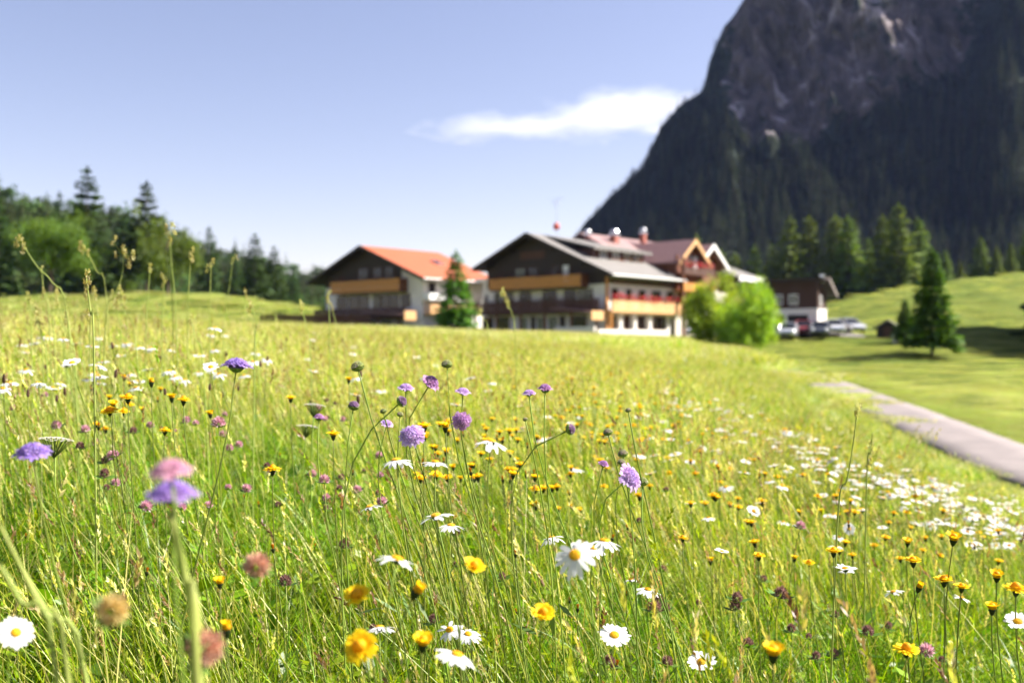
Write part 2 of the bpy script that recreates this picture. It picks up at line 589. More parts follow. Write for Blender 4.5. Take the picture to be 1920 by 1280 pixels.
tag(link("wooded_hill", grid_mesh("wooded_hill", HP[::-1], M_hill)), kind="structure")

# ------------------------------------------------------------------ trees
M_needle = leafy("needles", .22, .7, .015, .18, .15)
M_leaf = leafy("leaves", .42, .55, .015, .12, .25)
M_bark = simple("bark", (.09, .065, .045), .9, .3, 3.0, bump=.5, stretch=(1, 1, .25))


def jitter(c, a):
    k = 1 + random.uniform(-a, a)
    return (c[0] * k * (1 + random.uniform(-a, a) * .4), c[1] * k, c[2] * k * (1 + random.uniform(-a, a) * .4))


def quad(mb, c, d, n, l, w, col):
    """leaf-shaped four-cornered face: centre line from c along d, half width w"""
    s = d.cross(n)
    if s.length < 1e-5:
        s = d.orthogonal()
    s.normalize()
    mb.add([c, c + d * l * .5 + s * w, c + d * l, c + d * l * .5 - s * w], [(0, 1, 2, 3)], col)


def rv():
    while True:
        v = Vector((random.uniform(-1, 1), random.uniform(-1, 1), random.uniform(-1, 1)))
        if .05 < v.length < 1:
            return v.normalized()


def conifer_meshes(h, rad, base=(.045, .085, .022), whorls=26, per=8, sprays=9, lo=.06, gap=0., top=1.0, seed=1):
    random.seed(seed)
    tr = MB()
    tr.tube([(0, 0, -.3), (0, 0, h * .35), (0, 0, h * .97)], [h * .016, h * .011, h * .002], 7, (.1, .07, .05))
    cr = MB()
    for k in range(whorls):
        f = lo + (1 - lo) * (max(0, k + random.uniform(-.3, .3)) / whorls) ** .92
        f = min(f, .99)
        z = h * f
        L0 = rad * (1 - f) ** .8 * top + .02 * h
        for q in range(per):
            if random.random() < gap:
                continue
            a = 2 * math.pi * (q + random.uniform(-.4, .4)) / per + k * 2.4
            L = L0 * random.uniform(.6, 1.15)
            out = Vector((math.cos(a), math.sin(a), 0))
            droop = random.uniform(.12, .45) * (1 - f) + .02
            for s_ in range(sprays):
                t_ = (s_ + random.random()) / sprays
                p = Vector((0, 0, z)) + out * L * (.12 + .88 * t_) + Vector((0, 0, -droop * L * t_ + .22 * L * t_ * t_))
                side = Vector((-out.y, out.x, 0)) * random.uniform(-1, 1)
                d = (out * .8 + side * .9 + Vector((0, 0, random.uniform(-.45, .3)))).normalized()
                quad(cr, p, d, (Vector((0, 0, 1)) + rv() * .8).normalized(), L * random.uniform(.22, .42) + .12, (L * .10 + .06) * random.uniform(.7, 1.3), jitter(base, .3))
    for q in range(14):
        quad(cr, Vector((0, 0, h * (.93 + .004 * q))), (rv() * .35 + Vector((0, 0, 1))).normalized(), rv(), h * .05, h * .006, jitter(base, .3))
    return tr.mesh("trunk", M_bark), cr.mesh("crown", M_needle)


def broadleaf_meshes(h, rx, base=(.06, .11, .018), clumps=60, leaves=90, leaf=.3, crown_z=.55, rz=None, seed=1, lumps=9):
    random.seed(seed)
    rz = rz or h * .46
    tr, cr = MB(), MB()
    tr.tube([(0, 0, -.3), (.02 * h, 0, h * .2), (0, .02 * h, h * .5), (0, 0, h * .75)], [h * .028, h * .022, h * .014, h * .005], 8, (.1, .07, .05))
    centres = []
    for i in range(lumps):
        a = i * 2.4 + random.uniform(-.5, .5)
        zf = random.uniform(-.8, .85)
        rr_ = math.sqrt(max(.05, 1 - zf * zf)) * random.uniform(.45, .8)
        centres.append((Vector((rx * rr_ * math.cos(a), rx * rr_ * math.sin(a), h * crown_z + rz * zf * .72)), random.uniform(.30, .5)))
    for c, _ in centres:
        tr.tube([(0, 0, h * random.uniform(.2, .45)), tuple(c * .5 + Vector((0, 0, h * .22))), tuple(c)], [h * .011, h * .007, h * .003], 5, (.1, .07, .05))
    for i in range(clumps):
        c, s = random.choice(centres)
        p0 = c + Vector((rv().x * rx * s, rv().y * rx * s, rv().z * rz * s)) * random.uniform(.55, 1.15)
        cc = jitter(base, .22)
        cs = random.uniform(.14, .26) * rx
        for k in range(leaves):
            p = p0 + rv() * cs * random.uniform(.2, 1.15)
            quad(cr, p, rv(), (rv() + Vector((0, 0, .7))).normalized(), leaf * random.uniform(.7, 1.4), leaf * .42 * random.uniform(.7, 1.3), jitter(cc, .18))
    return tr.mesh("trunk", M_bark), cr.mesh("crown", M_leaf)


def place_tree(name, cat, meshes, x, y, label, scale=1.0, rz=0.0, group=None, z=None, dz=0.0):
    zz = float(gz(x, y)) if z is None else z
    t_ = thing(name, label, cat, (x, y, zz + dz), rz, group)
    link("trunk", meshes[0], t_, scale=scale)
    link("crown", meshes[1], t_, scale=scale)
    return t_


def at_px(px, y):
    return (px - 960) / F * y


def hz(y, top, x):
    """tree height so that its top shows at photo row top when standing on the ground at (x, y)"""
    return (640 - top) / F * y - float(gz(x, y))


def hill_z(x, y):
    """height of the wooded hill under (x, y)"""
    d = (HP[:, :, 0] - x) ** 2 + (HP[:, :, 1] - y) ** 2
    return float(HP.reshape(-1, 3)[int(d.argmin()), 2])


SPRUCE = [conifer_meshes(10, 2.1, (.045, .085, .022), seed=s) for s in (11, 12, 13, 14)]
FIR_GREEN = conifer_meshes(10, 2.4, (.095, .185, .024), whorls=30, per=9, sprays=10, seed=21)
FIR_DENSE = [conifer_meshes(10, 2.3, (.085, .165, .022), whorls=34, per=11, sprays=12, lo=.11, seed=s) for s in (15, 16)]
OPEN_PINE = conifer_meshes(10, 2.2, (.038, .065, .020), whorls=24, per=8, gap=.28, lo=.25, top=1.25, sprays=11, seed=31)
LARCH = [conifer_meshes(10, 2.3, (.15, .205, .045), whorls=28, per=8, sprays=9, seed=s) for s in (41, 42)]
BROAD = [broadleaf_meshes(10, 5.2, (.105, .170, .020), clumps=150, leaves=60, leaf=.30, seed=s, crown_z=.52) for s in (51, 52)]
BUSHY = [broadleaf_meshes(7.4, 3.9, (.28, .385, .034), clumps=280, leaves=70, leaf=.23, seed=s, crown_z=.48, rz=3.7, lumps=18) for s in (61, 62)]

# left edge of the valley
TL = "trees at the left edge of the valley"
def tree_at(name, cat, meshes, px, y, top, label, rz=0., hbase=10., group=None, wid=1.0):
    x = at_px(px, y)
    h = hz(y, top, x)
    t_ = place_tree(name, cat, meshes, x, y, label, (h / hbase * wid, h / hbase * wid, h / hbase), rz, group)
    return t_

tree_at("broadleaf_tree", "tree", BROAD[0], 92, 172, 408, "broad dark green leafy tree below the tall spruce at the left edge", .3, 9.6, TL, 1.0)
tree_at("broadleaf_tree", "tree", BROAD[1], 315, 182, 402, "rounded leafy tree standing directly under the open-crowned pine", 1.7, 9.6, TL, .82)
tree_at("broadleaf_tree", "tree", BROAD[1], 200, 205, 462, "lower leafy tree between the two broad leafy trees", 4.0, 9.6, TL, 1.1)
tree_at("spruce_tree", "tree", SPRUCE[0], 163, 196, 316, "tallest pointed spruce rising above the left leafy trees", .2, 10, TL, 1.05)
tree_at("spruce_tree", "tree", SPRUCE[1], 112, 210, 362, "shorter spruce tip just left of the tallest spruce", 1.1, 10, TL, .8)
tree_at("pine_tree", "tree", OPEN_PINE, 275, 192, 342, "dark pine with a gappy open crown above the rounded leafy tree", 2.1, 10, TL, 1.0)
tree_at("pine_tree", "tree", OPEN_PINE, 232, 200, 402, "low dark pine tip left of the gappy pine", 4.1, 10, TL, 1.0)
tree_at("spruce_tree", "tree", SPRUCE[2], -2, 168, 372, "dark spruce cut by the left frame edge", 3.0, 10, TL, .9)
tree_at("spruce_tree", "tree", SPRUCE[3], 392, 232, 425, "slim spruce tip between the gappy pine and the spruce pair", .9, 10, TL, .8)
tree_at("spruce_tree", "tree", SPRUCE[1], 478, 205, 438, "taller spruce of the pair left of the orange-roofed house", 2.5, 10, TL, 1.15)
tree_at("spruce_tree", "tree", SPRUCE[0], 514, 214, 462, "shorter spruce of the pair left of the orange-roofed house", 4.3, 10, TL, 1.1)
tree_at("spruce_tree", "tree", SPRUCE[2], 440, 236, 485, "small spruce on the left shoulder of the spruce pair", 5.3, 10, TL, 1.3)
tree_at("spruce_tree", "tree", SPRUCE[3], 548, 240, 508, "small dark spruce nearest the orange-roofed house gable", 5.9, 10, TL, 1.4)

# around the houses
tree_at("fir_tree", "tree", FIR_GREEN, 855, 97, 470, "fresh green fir standing in front of the orange-roofed house", .4, 10, None, 1.02)
def bush_at(px, y, top, label, m, rz, w=1.0):
    x = at_px(px, y); h = hz(y, top, x)
    place_tree("leafy_bush_tree", "tree", m, x, y, label, (h / 7.5 * w, h / 7.5 * w, h / 7.5), rz, "bright leafy trees beside the forecourt")
bush_at(1334, 84, 522, "bright green leafy tree covering the hotel corner", BUSHY[0], .5, .92)
bush_at(1402, 80, 528, "yellow-green leafy tree beside the garage and parked cars", BUSHY[1], 2.2, .80)
tree_at("fir_tree", "tree", FIR_DENSE[0], 1748, 86, 468, "dark fir standing alone on the right bank", 1.2, 10, None, .98)
tree_at("fir_tree", "tree", FIR_DENSE[1], 1697, 93, 562, "small dark fir tucked against the lone fir beside the hut", 2.4, 10, None, 1.15)
tree_at("spruce_tree", "tree", LARCH[0], 1306, 150, 442, "green treetop showing above the hotel's twin gables", .4, 10, None, .8)

# trees along the foot of the mountain, right
TR = "sunlit trees at the foot of the mountain"
for i, (px, y, top, w, k, lab) in enumerate([
    (1352, 232, 470, 1.0, 0, "small pointed tree just right of the hotel roof"),
    (1378, 236, 476, 1.1, 1, "second small pointed tree right of the hotel roof"),
    (1415, 236, 462, .9, 0, "slim tree left of the first tall pair above the garage"),
    (1447, 240, 460, .9, 1, "slim tree touching the left side of the first tall pair"),
    (1481, 238, 408, 1.05, 0, "left tree of the first tall pair above the garage"),
    (1517, 240, 407, 1.1, 1, "right tree of the first tall pair above the garage"),
    (1566, 240, 404, 1.05, 1, "left tree of the second tall pair right of the garage roof"),
    (1590, 236, 406, 1.15, 0, "right tree of the second tall pair right of the garage roof"),
    (1628, 246, 447, 1.0, 1, "lower tree between the second pair and the tallest tree"),
    (1684, 232, 383, 1.25, 0, "tallest sunlit tree left of the lone dark fir"),
    (1655, 240, 405, 1.0, 1, "tree on the left shoulder of the tallest sunlit tree"),
    (1722, 236, 410, 1.15, 0, "tree behind the lone dark fir's tip"),
    (1772, 250, 470, 1.1, 1, "shaded tree just right of the lone dark fir"),
    (1800, 226, 490, 1.2, 0, "young tree at the upper edge of the right pasture"),
    (1838, 232, 446, 1.2, 1, "middle-sized tree left of the slim pair at the pasture edge"),
    (1868, 230, 463, 1.1, 0, "slim tree of the pair above the pasture edge"),
    (1895, 236, 456, 1.0, 1, "second slim tree of the pair above the pasture edge"),
    (1925, 240, 430, 1.1, 0, "tree cut by the right frame edge above the pasture")]):
    tree_at("foothill_tree", "tree", LARCH[k], px, y, top, lab, i * 1.3, 10, TR, w)

# trees just outside the frame whose shade lies on the right pasture
for i, (x, y, h) in enumerate([(58, 99, 17), (60, 104, 19), (63, 109, 18), (66.5, 114, 19), (70, 120, 20), (66, 103, 19), (70, 110, 20), (57, 94, 15), (74, 118, 21)]):
    z = float(gz(x, y))
    place_tree("pasture_spruce", "tree", SPRUCE[i % 4], x, y, "spruce beyond the right frame edge shading the pasture", (h / 10 * 1.3, h / 10 * 1.3, h / 10), i, "spruces shading the right pasture")

# distant woods: one mass, instanced low trees
def proto_collection(name, meshes):
    c = bpy.data.collections.new(name)
    for i, me in enumerate(meshes):
        o = bpy.data.objects.new("%s_%02d" % (name, i), me)
        c.objects.link(o)
    return c


M_far = leafy("far_foliage", .2, .7, .03, .55, .1)


def join_meshes(mlist, name):
    """trunk and crown of a far tree as one light mesh"""
    mb = MB()
    for me, col in mlist:
        off = len(mb.v)
        mb.v.extend(tuple(v.co) for v in me.vertices)
        mb.f.extend(tuple(i + off for i in p.vertices) for p in me.polygons)
        n = len(me.vertices)
        buf = np.empty(n * 4, np.float32)
        me.color_attributes["Col"].data.foreach_get("color", buf)
        mb.c.extend(map(tuple, buf.reshape(-1, 4)[:, :3].tolist()))
    return mb.mesh(name, M_far)


def scatter_object(name, pts, rots, scales, coll, label=None, cat=None, nvar=None):
    """points carrying instances of a prototype collection (geometry nodes)"""
    me = bpy.data.meshes.new(name)
    me.from_pydata([tuple(p) for p in pts], [], [])
    n = len(pts)
    a = me.attributes.new("i_rot", 'FLOAT_VECTOR', 'POINT'); a.data.foreach_set("vector", np.asarray(rots, np.float32).ravel())
    a = me.attributes.new("i_scale", 'FLOAT_VECTOR', 'POINT'); a.data.foreach_set("vector", np.asarray(scales, np.float32).ravel())
    a = me.attributes.new("i_var", 'INT', 'POINT'); a.data.foreach_set("value", rng.integers(0, nvar or len(coll.objects), n).astype(np.int32))
    o = link(name, me)
    g = bpy.data.node_groups.new(name + "_nodes", 'GeometryNodeTree')
    g.interface.new_socket("Geometry", in_out='INPUT', socket_type='NodeSocketGeometry')
    g.interface.new_socket("Geometry", in_out='OUTPUT', socket_type='NodeSocketGeometry')
    gi, go = g.nodes.new("NodeGroupInput"), g.nodes.new("NodeGroupOutput")
    ci = g.nodes.new("GeometryNodeCollectionInfo")
    ci.inputs["Collection"].default_value = coll
    ci.inputs["Separate Children"].default_value = True
    ci.inputs["Reset Children"].default_value = True
    iop = g.nodes.new("GeometryNodeInstanceOnPoints")
    iop.inputs["Pick Instance"].default_value = True
    def na(nm, ty):
        q = g.nodes.new("GeometryNodeInputNamedAttribute"); q.data_type = ty; q.inputs["Name"].default_value = nm
        return q.outputs["Attribute"]
    g.links.new(gi.outputs[0], iop.inputs["Points"])
    g.links.new(ci.outputs[0], iop.inputs["Instance"])
    g.links.new(na("i_var", 'INT'), iop.inputs["Instance Index"])
    e2r = g.nodes.new("FunctionNodeEulerToRotation")
    g.links.new(na("i_rot", 'FLOAT_VECTOR'), e2r.inputs[0])
    g.links.new(e2r.outputs[0], iop.inputs["Rotation"])
    g.links.new(na("i_scale", 'FLOAT_VECTOR'), iop.inputs["Scale"])
    g.links.new(iop.outputs[0], go.inputs[0])
    md = o.modifiers.new("scatter", 'NODES'); md.node_group = g
    tag(o, label, cat, None, "stuff")
    return o


far_con = [join_meshes([(m, None) for m in conifer_meshes(10, 2.0, (.030, .042, .020), whorls=13, per=6, sprays=4, seed=70 + s)], "far_conifer") for s in range(3)]
far_leaf = [join_meshes([(m, None) for m in broadleaf_meshes(8, 3.9, (.068, .104, .028), clumps=40, leaves=16, leaf=.6, seed=80 + s)], "far_broadleaf") for s in range(2)]
hill_con = [join_meshes([(m, None) for m in conifer_meshes(10, 2.0, (.055, .080, .028), whorls=13, per=6, sprays=4, seed=75 + s)], "hill_conifer") for s in range(2)]
C_hill = proto_collection("hill_woods", hill_con + far_leaf + [far_leaf[0]])
C_mount = proto_collection("mountain_woods", far_con)

# wooded hill at left
pts, rots, scl = [], [], []
for k in range(2600):
    j = random.uniform(1, nvh - 2) ; i = random.uniform(0, 128)
    j0, i0 = int(j), int(i)
    p = HP[j0, i0] + (HP[j0 + 1, i0] - HP[j0, i0]) * (j - j0) + (HP[j0, i0 + 1] - HP[j0, i0]) * (i - i0)
    s = random.uniform(.75, 1.45)
    if j0 > nvh * .78:
        s *= .7
    pts.append(p - np.array([0, 0, .8])); rots.append((0, 0, random.uniform(0, 6.28))); scl.append((s, s, s))
scatter_object("hill_wood", pts, rots, scl, C_hill, "mixed wood covering the hill at the left", "wood")

# wooded lower slopes and ledges of the mountain
pts, rots, scl = [], [], []
while len(pts) < 5200:
    j = random.uniform(0, nv * .92); i = random.uniform(0, 355)
    j0, i0 = int(j), int(i)
    if MW[j0, i0] < .62 or random.random() > MW[j0, i0]:
        if random.random() > .05:
            continue
    p = MP[j0, i0] + (MP[j0 + 1, i0] - MP[j0, i0]) * (j - j0) + (MP[j0, i0 + 1] - MP[j0, i0]) * (i - i0)
    s = random.uniform(.8, 1.7) * (1 if j0 < nv * .45 else .62 if j0 < nv * .8 else .42)
    pts.append(p - np.array([0, 0, .6])); rots.append((0, 0, random.uniform(0, 6.28))); scl.append((s, s, s * 1.1))
scatter_object("mountain_wood", pts, rots, scl, C_mount, "dark conifer forest covering the lower mountain slope", "forest")
# ------------------------------------------------------------------ buildings
def seam_roof(name, col, col2, scale, axis, bump=.5, rough=.6):
    """roof covering with courses: seams down the slope or tile rows"""
    m, t, p = new_mat(name)
    tc = N(t, "TexCoord")
    wv = N(t, "TexWave", bands_direction=axis, wave_profile='SIN')
    wv.inputs["Scale"].default_value = scale
    wv.inputs["Distortion"].default_value = .4
    n = N(t, "TexNoise"); n.inputs["Scale"].default_value = .8; n.inputs["Detail"].default_value = 6
    t.links.new(tc.outputs["Object"], wv.inputs["Vector"]); t.links.new(tc.outputs["Object"], n.inputs["Vector"])
    mx = N(t, "MixRGB"); mx.inputs[1].default_value = (*col, 1); mx.inputs[2].default_value = (*col2, 1)
    t.links.new(n.outputs[0], mx.inputs[0])
    t.links.new(mx.outputs[0], p.inputs["Base Color"])
    p.inputs["Roughness"].default_value = rough
    p.inputs["Specular IOR Level"].default_value = .3
    b = N(t, "Bump"); b.inputs["Strength"].default_value = bump; b.inputs["Distance"].default_value = .04
    t.links.new(wv.outputs[0], b.inputs["Height"]); t.links.new(b.outputs[0], p.inputs["Normal"])
    return m


M_rgrey = seam_roof("roof_grey", (.155, .145, .135), (.205, .19, .18), 1.2, 'Y')
M_rorange = seam_roof("roof_orange_tiles", (.31, .070, .024), (.40, .098, .034), 4.0, 'X')
M_rbrown = seam_roof("roof_brown_metal", (.20, .105, .10), (.27, .15, .14), 2.6, 'X', .8, .45)
M_dwood = simple("dark_timber", (.030, .019, .014), .75, .35, 2.5, stretch=(4, 4, .4), bump=.3)
M_bwood = simple("brown_timber", (.075, .030, .018), .7, .3, 2.5, stretch=(4, 4, .4), bump=.3)
M_rwood = simple("red_brown_timber", (.16, .055, .026), .65, .3, 2.5, stretch=(4, 4, .4), bump=.3)
M_owood = simple("honey_timber", (.50, .215, .045), .6, .2, 2.0, stretch=(.5, .5, 5), bump=.3)
M_lwood = simple("sunlit_timber", (.62, .36, .16), .6, .2, 2.0, stretch=(.5, .5, 5), bump=.3)  # honey timber lightened: sun on right-facing boards is put into the colour
M_white = simple("white_plaster", (.74, .70, .66), .9, .06, 1.5, bump=.15)
M_cream = simple("cream_plaster", (.62, .56, .48), .9, .08, 1.5, bump=.15)
M_trim = simple("white_trim", (.78, .77, .76), .6, .05, 3)
M_brick = simple("chimney_brick", (.34, .12, .09), .85, .25, 5, bump=.3)
M_zinc = simple("zinc_sheet", (.62, .63, .66), .28, .1, 2, metallic=.9)
M_dark = simple("dark_interior", (.018, .015, .014), .8, .2, 2)
M_stone = simple("terrace_wall", (.72, .66, .60), .85, .08, 1.5, bump=.2)
M_redfl = petal_mat("geranium", .2)
M_curtain = simple("curtain", (.42, .45, .36), .8, .25, 1.2, stretch=(5, 5, .3))


def glass_mat(name, col, rough=.06):
    m, t, p = new_mat(name)
    p.inputs["Base Color"].default_value = (*col, 1)
    p.inputs["Roughness"].default_value = rough
    p.inputs["Specular IOR Level"].default_value = .35
    return m


M_pane = glass_mat("window_glass", (.012, .014, .018))
M_panel = glass_mat("window_glass_with_curtain", (.11, .12, .09))

_win = {}


def window(parent, loc, w, h, rotz=0., frame=M_trim, pane=M_pane, shutters=None, bars=1):
    key = (round(w, 2), round(h, 2), frame.name, bars)
    if key not in _win:
        f, d = .09, .07
        mb = MB()
        mb.box(-w / 2, w / 2, -d, .02, 0, f); mb.box(-w / 2, w / 2, -d, .02, h - f, h)
        mb.box(-w / 2, -w / 2 + f, -d, .02, f, h - f); mb.box(w / 2 - f, w / 2, -d, .02, f, h - f)
        for k in range(bars):
            xx = -w / 2 + w * (k + 1) / (bars + 1)
            mb.box(xx - .035, xx + .035, -d * .8, .02, f, h - f)
        pn = MB(); pn.box(-w / 2 + f * .5, w / 2 - f * .5, -.02, .01, f * .5, h - f * .5)
        _win[key] = (mb.mesh("window", frame), pn)
    fm, pn = _win[key]
    o = link("window", fm, parent, loc, (0, 0, rotz))
    k2 = key + (pane.name,)
    if k2 not in _win:
        _win[k2] = pn.mesh("pane", pane)
    link("pane", _win[k2], o)
    if shutters is not None:
        k3 = ("sh", round(w, 2), round(h, 2), shutters.name)
        if k3 not in _win:
            mb = MB(); ww = w * .42
            mb.box(-ww / 2, ww / 2, -.06, .0, -.02, h + .02)
            for q in range(5):
                mb.box(-ww / 2 + .05, ww / 2 - .05, -.075, -.06, .08 + q * h / 5, .08 + q * h / 5 + h / 9)
            _win[k3] = mb.mesh("shutter", shutters)
        for s in (-1, 1):
            link("shutter", _win[k3], o, (s * (w / 2 + w * .23), 0, 0))
    return o


def bit(name, mat, parent, *boxes):
    mb = MB()
    for b in boxes:
        mb.box(*b)
    return mb.build(name, mat, parent)


def boards(x0, x1, y, z0, z1, n_rows=4, t=.05, vertical=False, step=.22):
    """a boarded balcony front in the local xz plane, boards with open joints"""
    mb = MB()
    if vertical:
        n = max(1, int((x1 - x0) / step))
        for k in range(n):
            a = x0 + (x1 - x0) * k / n
            mb.box(a + .012, a + (x1 - x0) / n - .012, y - t, y, z0, z1)
    else:
        hh = (z1 - z0) / n_rows
        for k in range(n_rows):
            mb.box(x0, x1, y - t - (.01 if k % 2 else 0), y, z0 + k * hh + .012, z0 + (k + 1) * hh - .012)
    return mb


def swap_xy(mb, x):
    """turn a front-facing board set (in xz at y=0) to face local +x at the given x"""
    mb.v = [(x - v[1], v[0], v[2]) for v in mb.v]
    mb.f = [tuple(f) for f in mb.f]
    return mb


def flowers(name, parent, a0, a1, z, along='x', other=0., cols=((.55, .03, .04), (.62, .07, .10), (.05, .12, .02)), dens=26, w=.35, h=.45):
    mb = MB()
    n = int((a1 - a0) * dens)
    for k in range(n):
        a = random.uniform(a0, a1)
        o = random.gauss(0, w * .45)
        zz = z + random.uniform(-.15, h)
        p = Vector((a, other + o, zz)) if along == 'x' else Vector((other + o, a, zz))
        quad(mb, p, rv(), rv(), random.uniform(.12, .24), .08, random.choice(cols))
    return tag(mb.build(name, M_redfl, parent), kind="stuff")


def gable_roof(parent, x0, x1, ridge_z, slope, y0, y1, mat, thick=.28, fascia=M_trim, front_wall_y=None):
    """two planes with the ridge along local y at x=0"""
    zl, zr = ridge_z + x0 * slope, ridge_z - x1 * slope
    mb = MB()
    mb.prism([(x0, zl), (0, ridge_z), (x1, zr), (x1, zr - thick), (0, ridge_z - thick), (x0, zl - thick)], 'y', y0, y1)
    ro = mb.build("roof", mat, parent)
    sf = MB()
    o_ = .02
    sf.prism([(x0 + .02, zl - thick - .003), (0, ridge_z - thick - .012), (x1 - .02, zr - thick - .003), (x1 - .02, zr - thick - .05), (0, ridge_z - thick - .06), (x0 + .02, zl - thick - .05)], 'y', y0 + .02, y1 - .02)
    sf.build("soffit", M_dwood, ro)
    fb = MB()
    e = .035
    fb.prism([(x0 - e, zl + e * .5), (0, ridge_z + .05), (x1 + e, zr + e * .5), (x1 + e, zr - thick - .10), (0, ridge_z - thick - .12), (x0 - e, zl - thick - .10)], 'y', y0 - .06, y0 - .003)
    fb.build("barge_board", M_dwood, ro)
    gb = MB()
    gb.tube([(x1 + .10, y0, zr - .12), (x1 + .10, y1, zr - .12)], .09, 8)
    gb.build("gutter", fascia, ro)
    gb = MB()
    gb.tube([(x0 - .10, y0, zl - .12), (x0 - .10, y1, zl - .12)], .09, 8)
    gb.build("gutter", fascia, ro)
    return ro, zl, zr


TH = R(42)
def local_x(px, y, X0, Y0):
    u = (px - 960) / F; c, s = math.cos(TH), math.sin(TH)
    return (u * (Y0 + c * y) - X0 - s * y) / (c + u * s)
def local_y(px, x, X0, Y0):
    u = (px - 960) / F; c, s = math.cos(TH), math.sin(TH)
    return (u * (Y0 - s * x) - X0 - c * x) / (s - u * c)


# ---- main hotel with the grey roof
HX, HY = 1.56, 112.0
hotel = thing("hotel", "large timber hotel with grey roof, balconies and twin side gables", "hotel", (HX, HY, 0), -TH)
fx = lambda px, y=1.5: local_x(px, y, HX, HY)
fy = lambda px, x=10.4: local_y(px, x, HX, HY)
ro, zl, zr = gable_roof(hotel, -8.4, 12.0, 12.24, .43, 0, 14.2, M_rgrey)
# walls
mb = MB(); mb.box(-7.3, 10.4, 1.5, 24.0, .2, 6.2); mb.build("wall", M_white, hotel)
mb = MB(); mb.prism([(-7.3, 6.2), (10.4, 6.2), (10.4, 7.48), (0, 11.95), (-7.3, 8.8)], 'y', 1.42, 1.5); mb.build("gable_cladding", M_dwood, hotel)
mb = MB(); mb.prism([(-7.3, 6.2), (10.4, 6.2), (10.4, 7.48), (0, 11.95), (-7.3, 8.8)], 'y', 1.52, 14.0); mb.build("attic_wall", M_white, hotel)
bit("gable_sign", M_bwood, hotel, (fx(977), fx(1023), 1.33, 1.40, 9.35, 10.25))
for xb in (-6.4, -3.0, 3.6, 7.6):
    zb_ = 12.24 - .43 * abs(xb) - .45
    bit("purlin", M_dwood, hotel, (xb - .12, xb + .12, .05, 1.42, zb_ - .28, zb_))
# attic storey openings behind the top balcony
for p0, p1, pn in ((966, 985, M_panel), (990, 1008, M_pane), (1036, 1046, M_pane), (1052, 1070, M_panel)):
    a, b = fx(p0, 1.4), fx(p1, 1.4)
    window(hotel, ((a + b) / 2, 1.40, 6.45), b - a, 2.0, frame=M_bwood, pane=pn)
bit("shutter", M_trim, hotel, (fx(1058), fx(1068), 1.30, 1.36, 6.5, 8.4))
# top balcony
bal = bit("balcony", M_bwood, hotel, (-5.75, 7.75, .12, 1.4, 5.80, 5.98), (-5.75, -5.6, .12, 1.4, 7.25, 7.37), (7.6, 7.75, .12, 1.4, 7.25, 7.37))
boards(-5.75, 7.75, .12, 5.95, 7.25, 5).build("railing_boards", M_owood, bal)
swap_xy(boards(.15, 1.38, 0, 5.95, 7.25, 5), 7.76).build("railing_boards", M_rwood, bal)  # ends in darker timber: shade under the eaves put into the colour
swap_xy(boards(.15, 1.38, 0, 5.95, 7.25, 5), -5.69).build("railing_boards", M_rwood, bal)  # same darkened boards for the eave shade
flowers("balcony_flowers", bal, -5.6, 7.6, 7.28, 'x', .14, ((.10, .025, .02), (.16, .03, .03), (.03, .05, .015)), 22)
# first floor front
for p0, p1, pn in ((928, 938, M_panel), (942, 962, M_panel), (975, 996, M_pane), (1018, 1044, M_pane), (1058, 1080, M_pane), (1084, 1112, M_panel)):
    a, b = fx(p0), fx(p1)
    window(hotel, ((a + b) / 2, 1.49, 3.55), b - a, 2.15, pane=pn, frame=M_bwood, bars=1)
bal = bit("balcony", M_bwood, hotel, (-8.3, 10.3, -.05, 1.48, 3.08, 3.28), (-8.3, 10.3, -.12, .06, 4.42, 4.52))
boards(-8.3, 10.3, -.05, 3.2, 4.4, 4).build("railing_boards", M_bwood, bal)
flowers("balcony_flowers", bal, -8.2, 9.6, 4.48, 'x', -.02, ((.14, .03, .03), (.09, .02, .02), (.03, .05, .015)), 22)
for xb in (-8.0, -4.6, -.9, 2.7, 6.4, 9.9):
    bit("balcony_post", M_rwood, hotel, (xb - .1, xb + .1, .02, .22, .3, 3.08))
# porch roof at the right front corner
mb = MB(); mb.prism([(5.4, 3.62), (5.4, 3.50), (10.9, 2.95), (10.9, 3.10)], 'y', -2.2, -.13); mb.build("porch_roof", M_rbrown, hotel)
bit("porch_fascia", M_lwood, hotel, (10.91, 10.99, -2.2, -.13, 2.25, 3.2))
# ground floor front
for p0, p1, pn in ((905, 925, M_pane), (930, 955, M_pane), (977, 990, M_panel), (996, 1004, M_pane), (1007, 1025, M_panel), (1029, 1046, M_panel), (1050, 1060, M_pane), (1072, 1100, M_pane)):
    a, b = fx(p0), fx(p1)
    window(hotel, ((a + b) / 2, 1.49, .55), b - a, 2.3, pane=pn, frame=M_trim if pn is M_panel else M_bwood, bars=1)
# right side wall: upper windows, balcony with red flowers, ground-floor windows
for p0, p1 in ((1147, 1158), (1174, 1183), (1198, 1209), (1222, 1238), (1250, 1260)):
    a, b = fy(p0), fy(p1)
    window(hotel, (10.41, (a + b) / 2, 3.5), b - a, 2.2, R(90), frame=M_bwood, pane=M_pane)
bal = bit("balcony", M_lwood, hotel, (10.42, 11.55, 0.6, 14.3, 3.08, 3.26), (11.40, 11.60, .6, 14.3, 4.30, 4.40))
swap_xy(boards(.6, 14.3, 0, 3.15, 4.28, 4), 11.52).build("railing_boards", M_lwood, bal)
flowers("geraniums", bal, .8, 14.2, 4.5, 'y', 11.5, ((.58, .03, .04), (.66, .10, .10), (.60, .04, .08), (.06, .13, .02)), 60, h=.55)
bit("corner_post", M_owood, hotel, (10.42, 10.62, .9, 1.2, .3, 6.9), (11.3, 11.5, .5, .7, .3, 3.1))
bit("eave_beam", M_bwood, hotel, (10.42, 10.72, 1.5, 14.1, 6.25, 6.62))
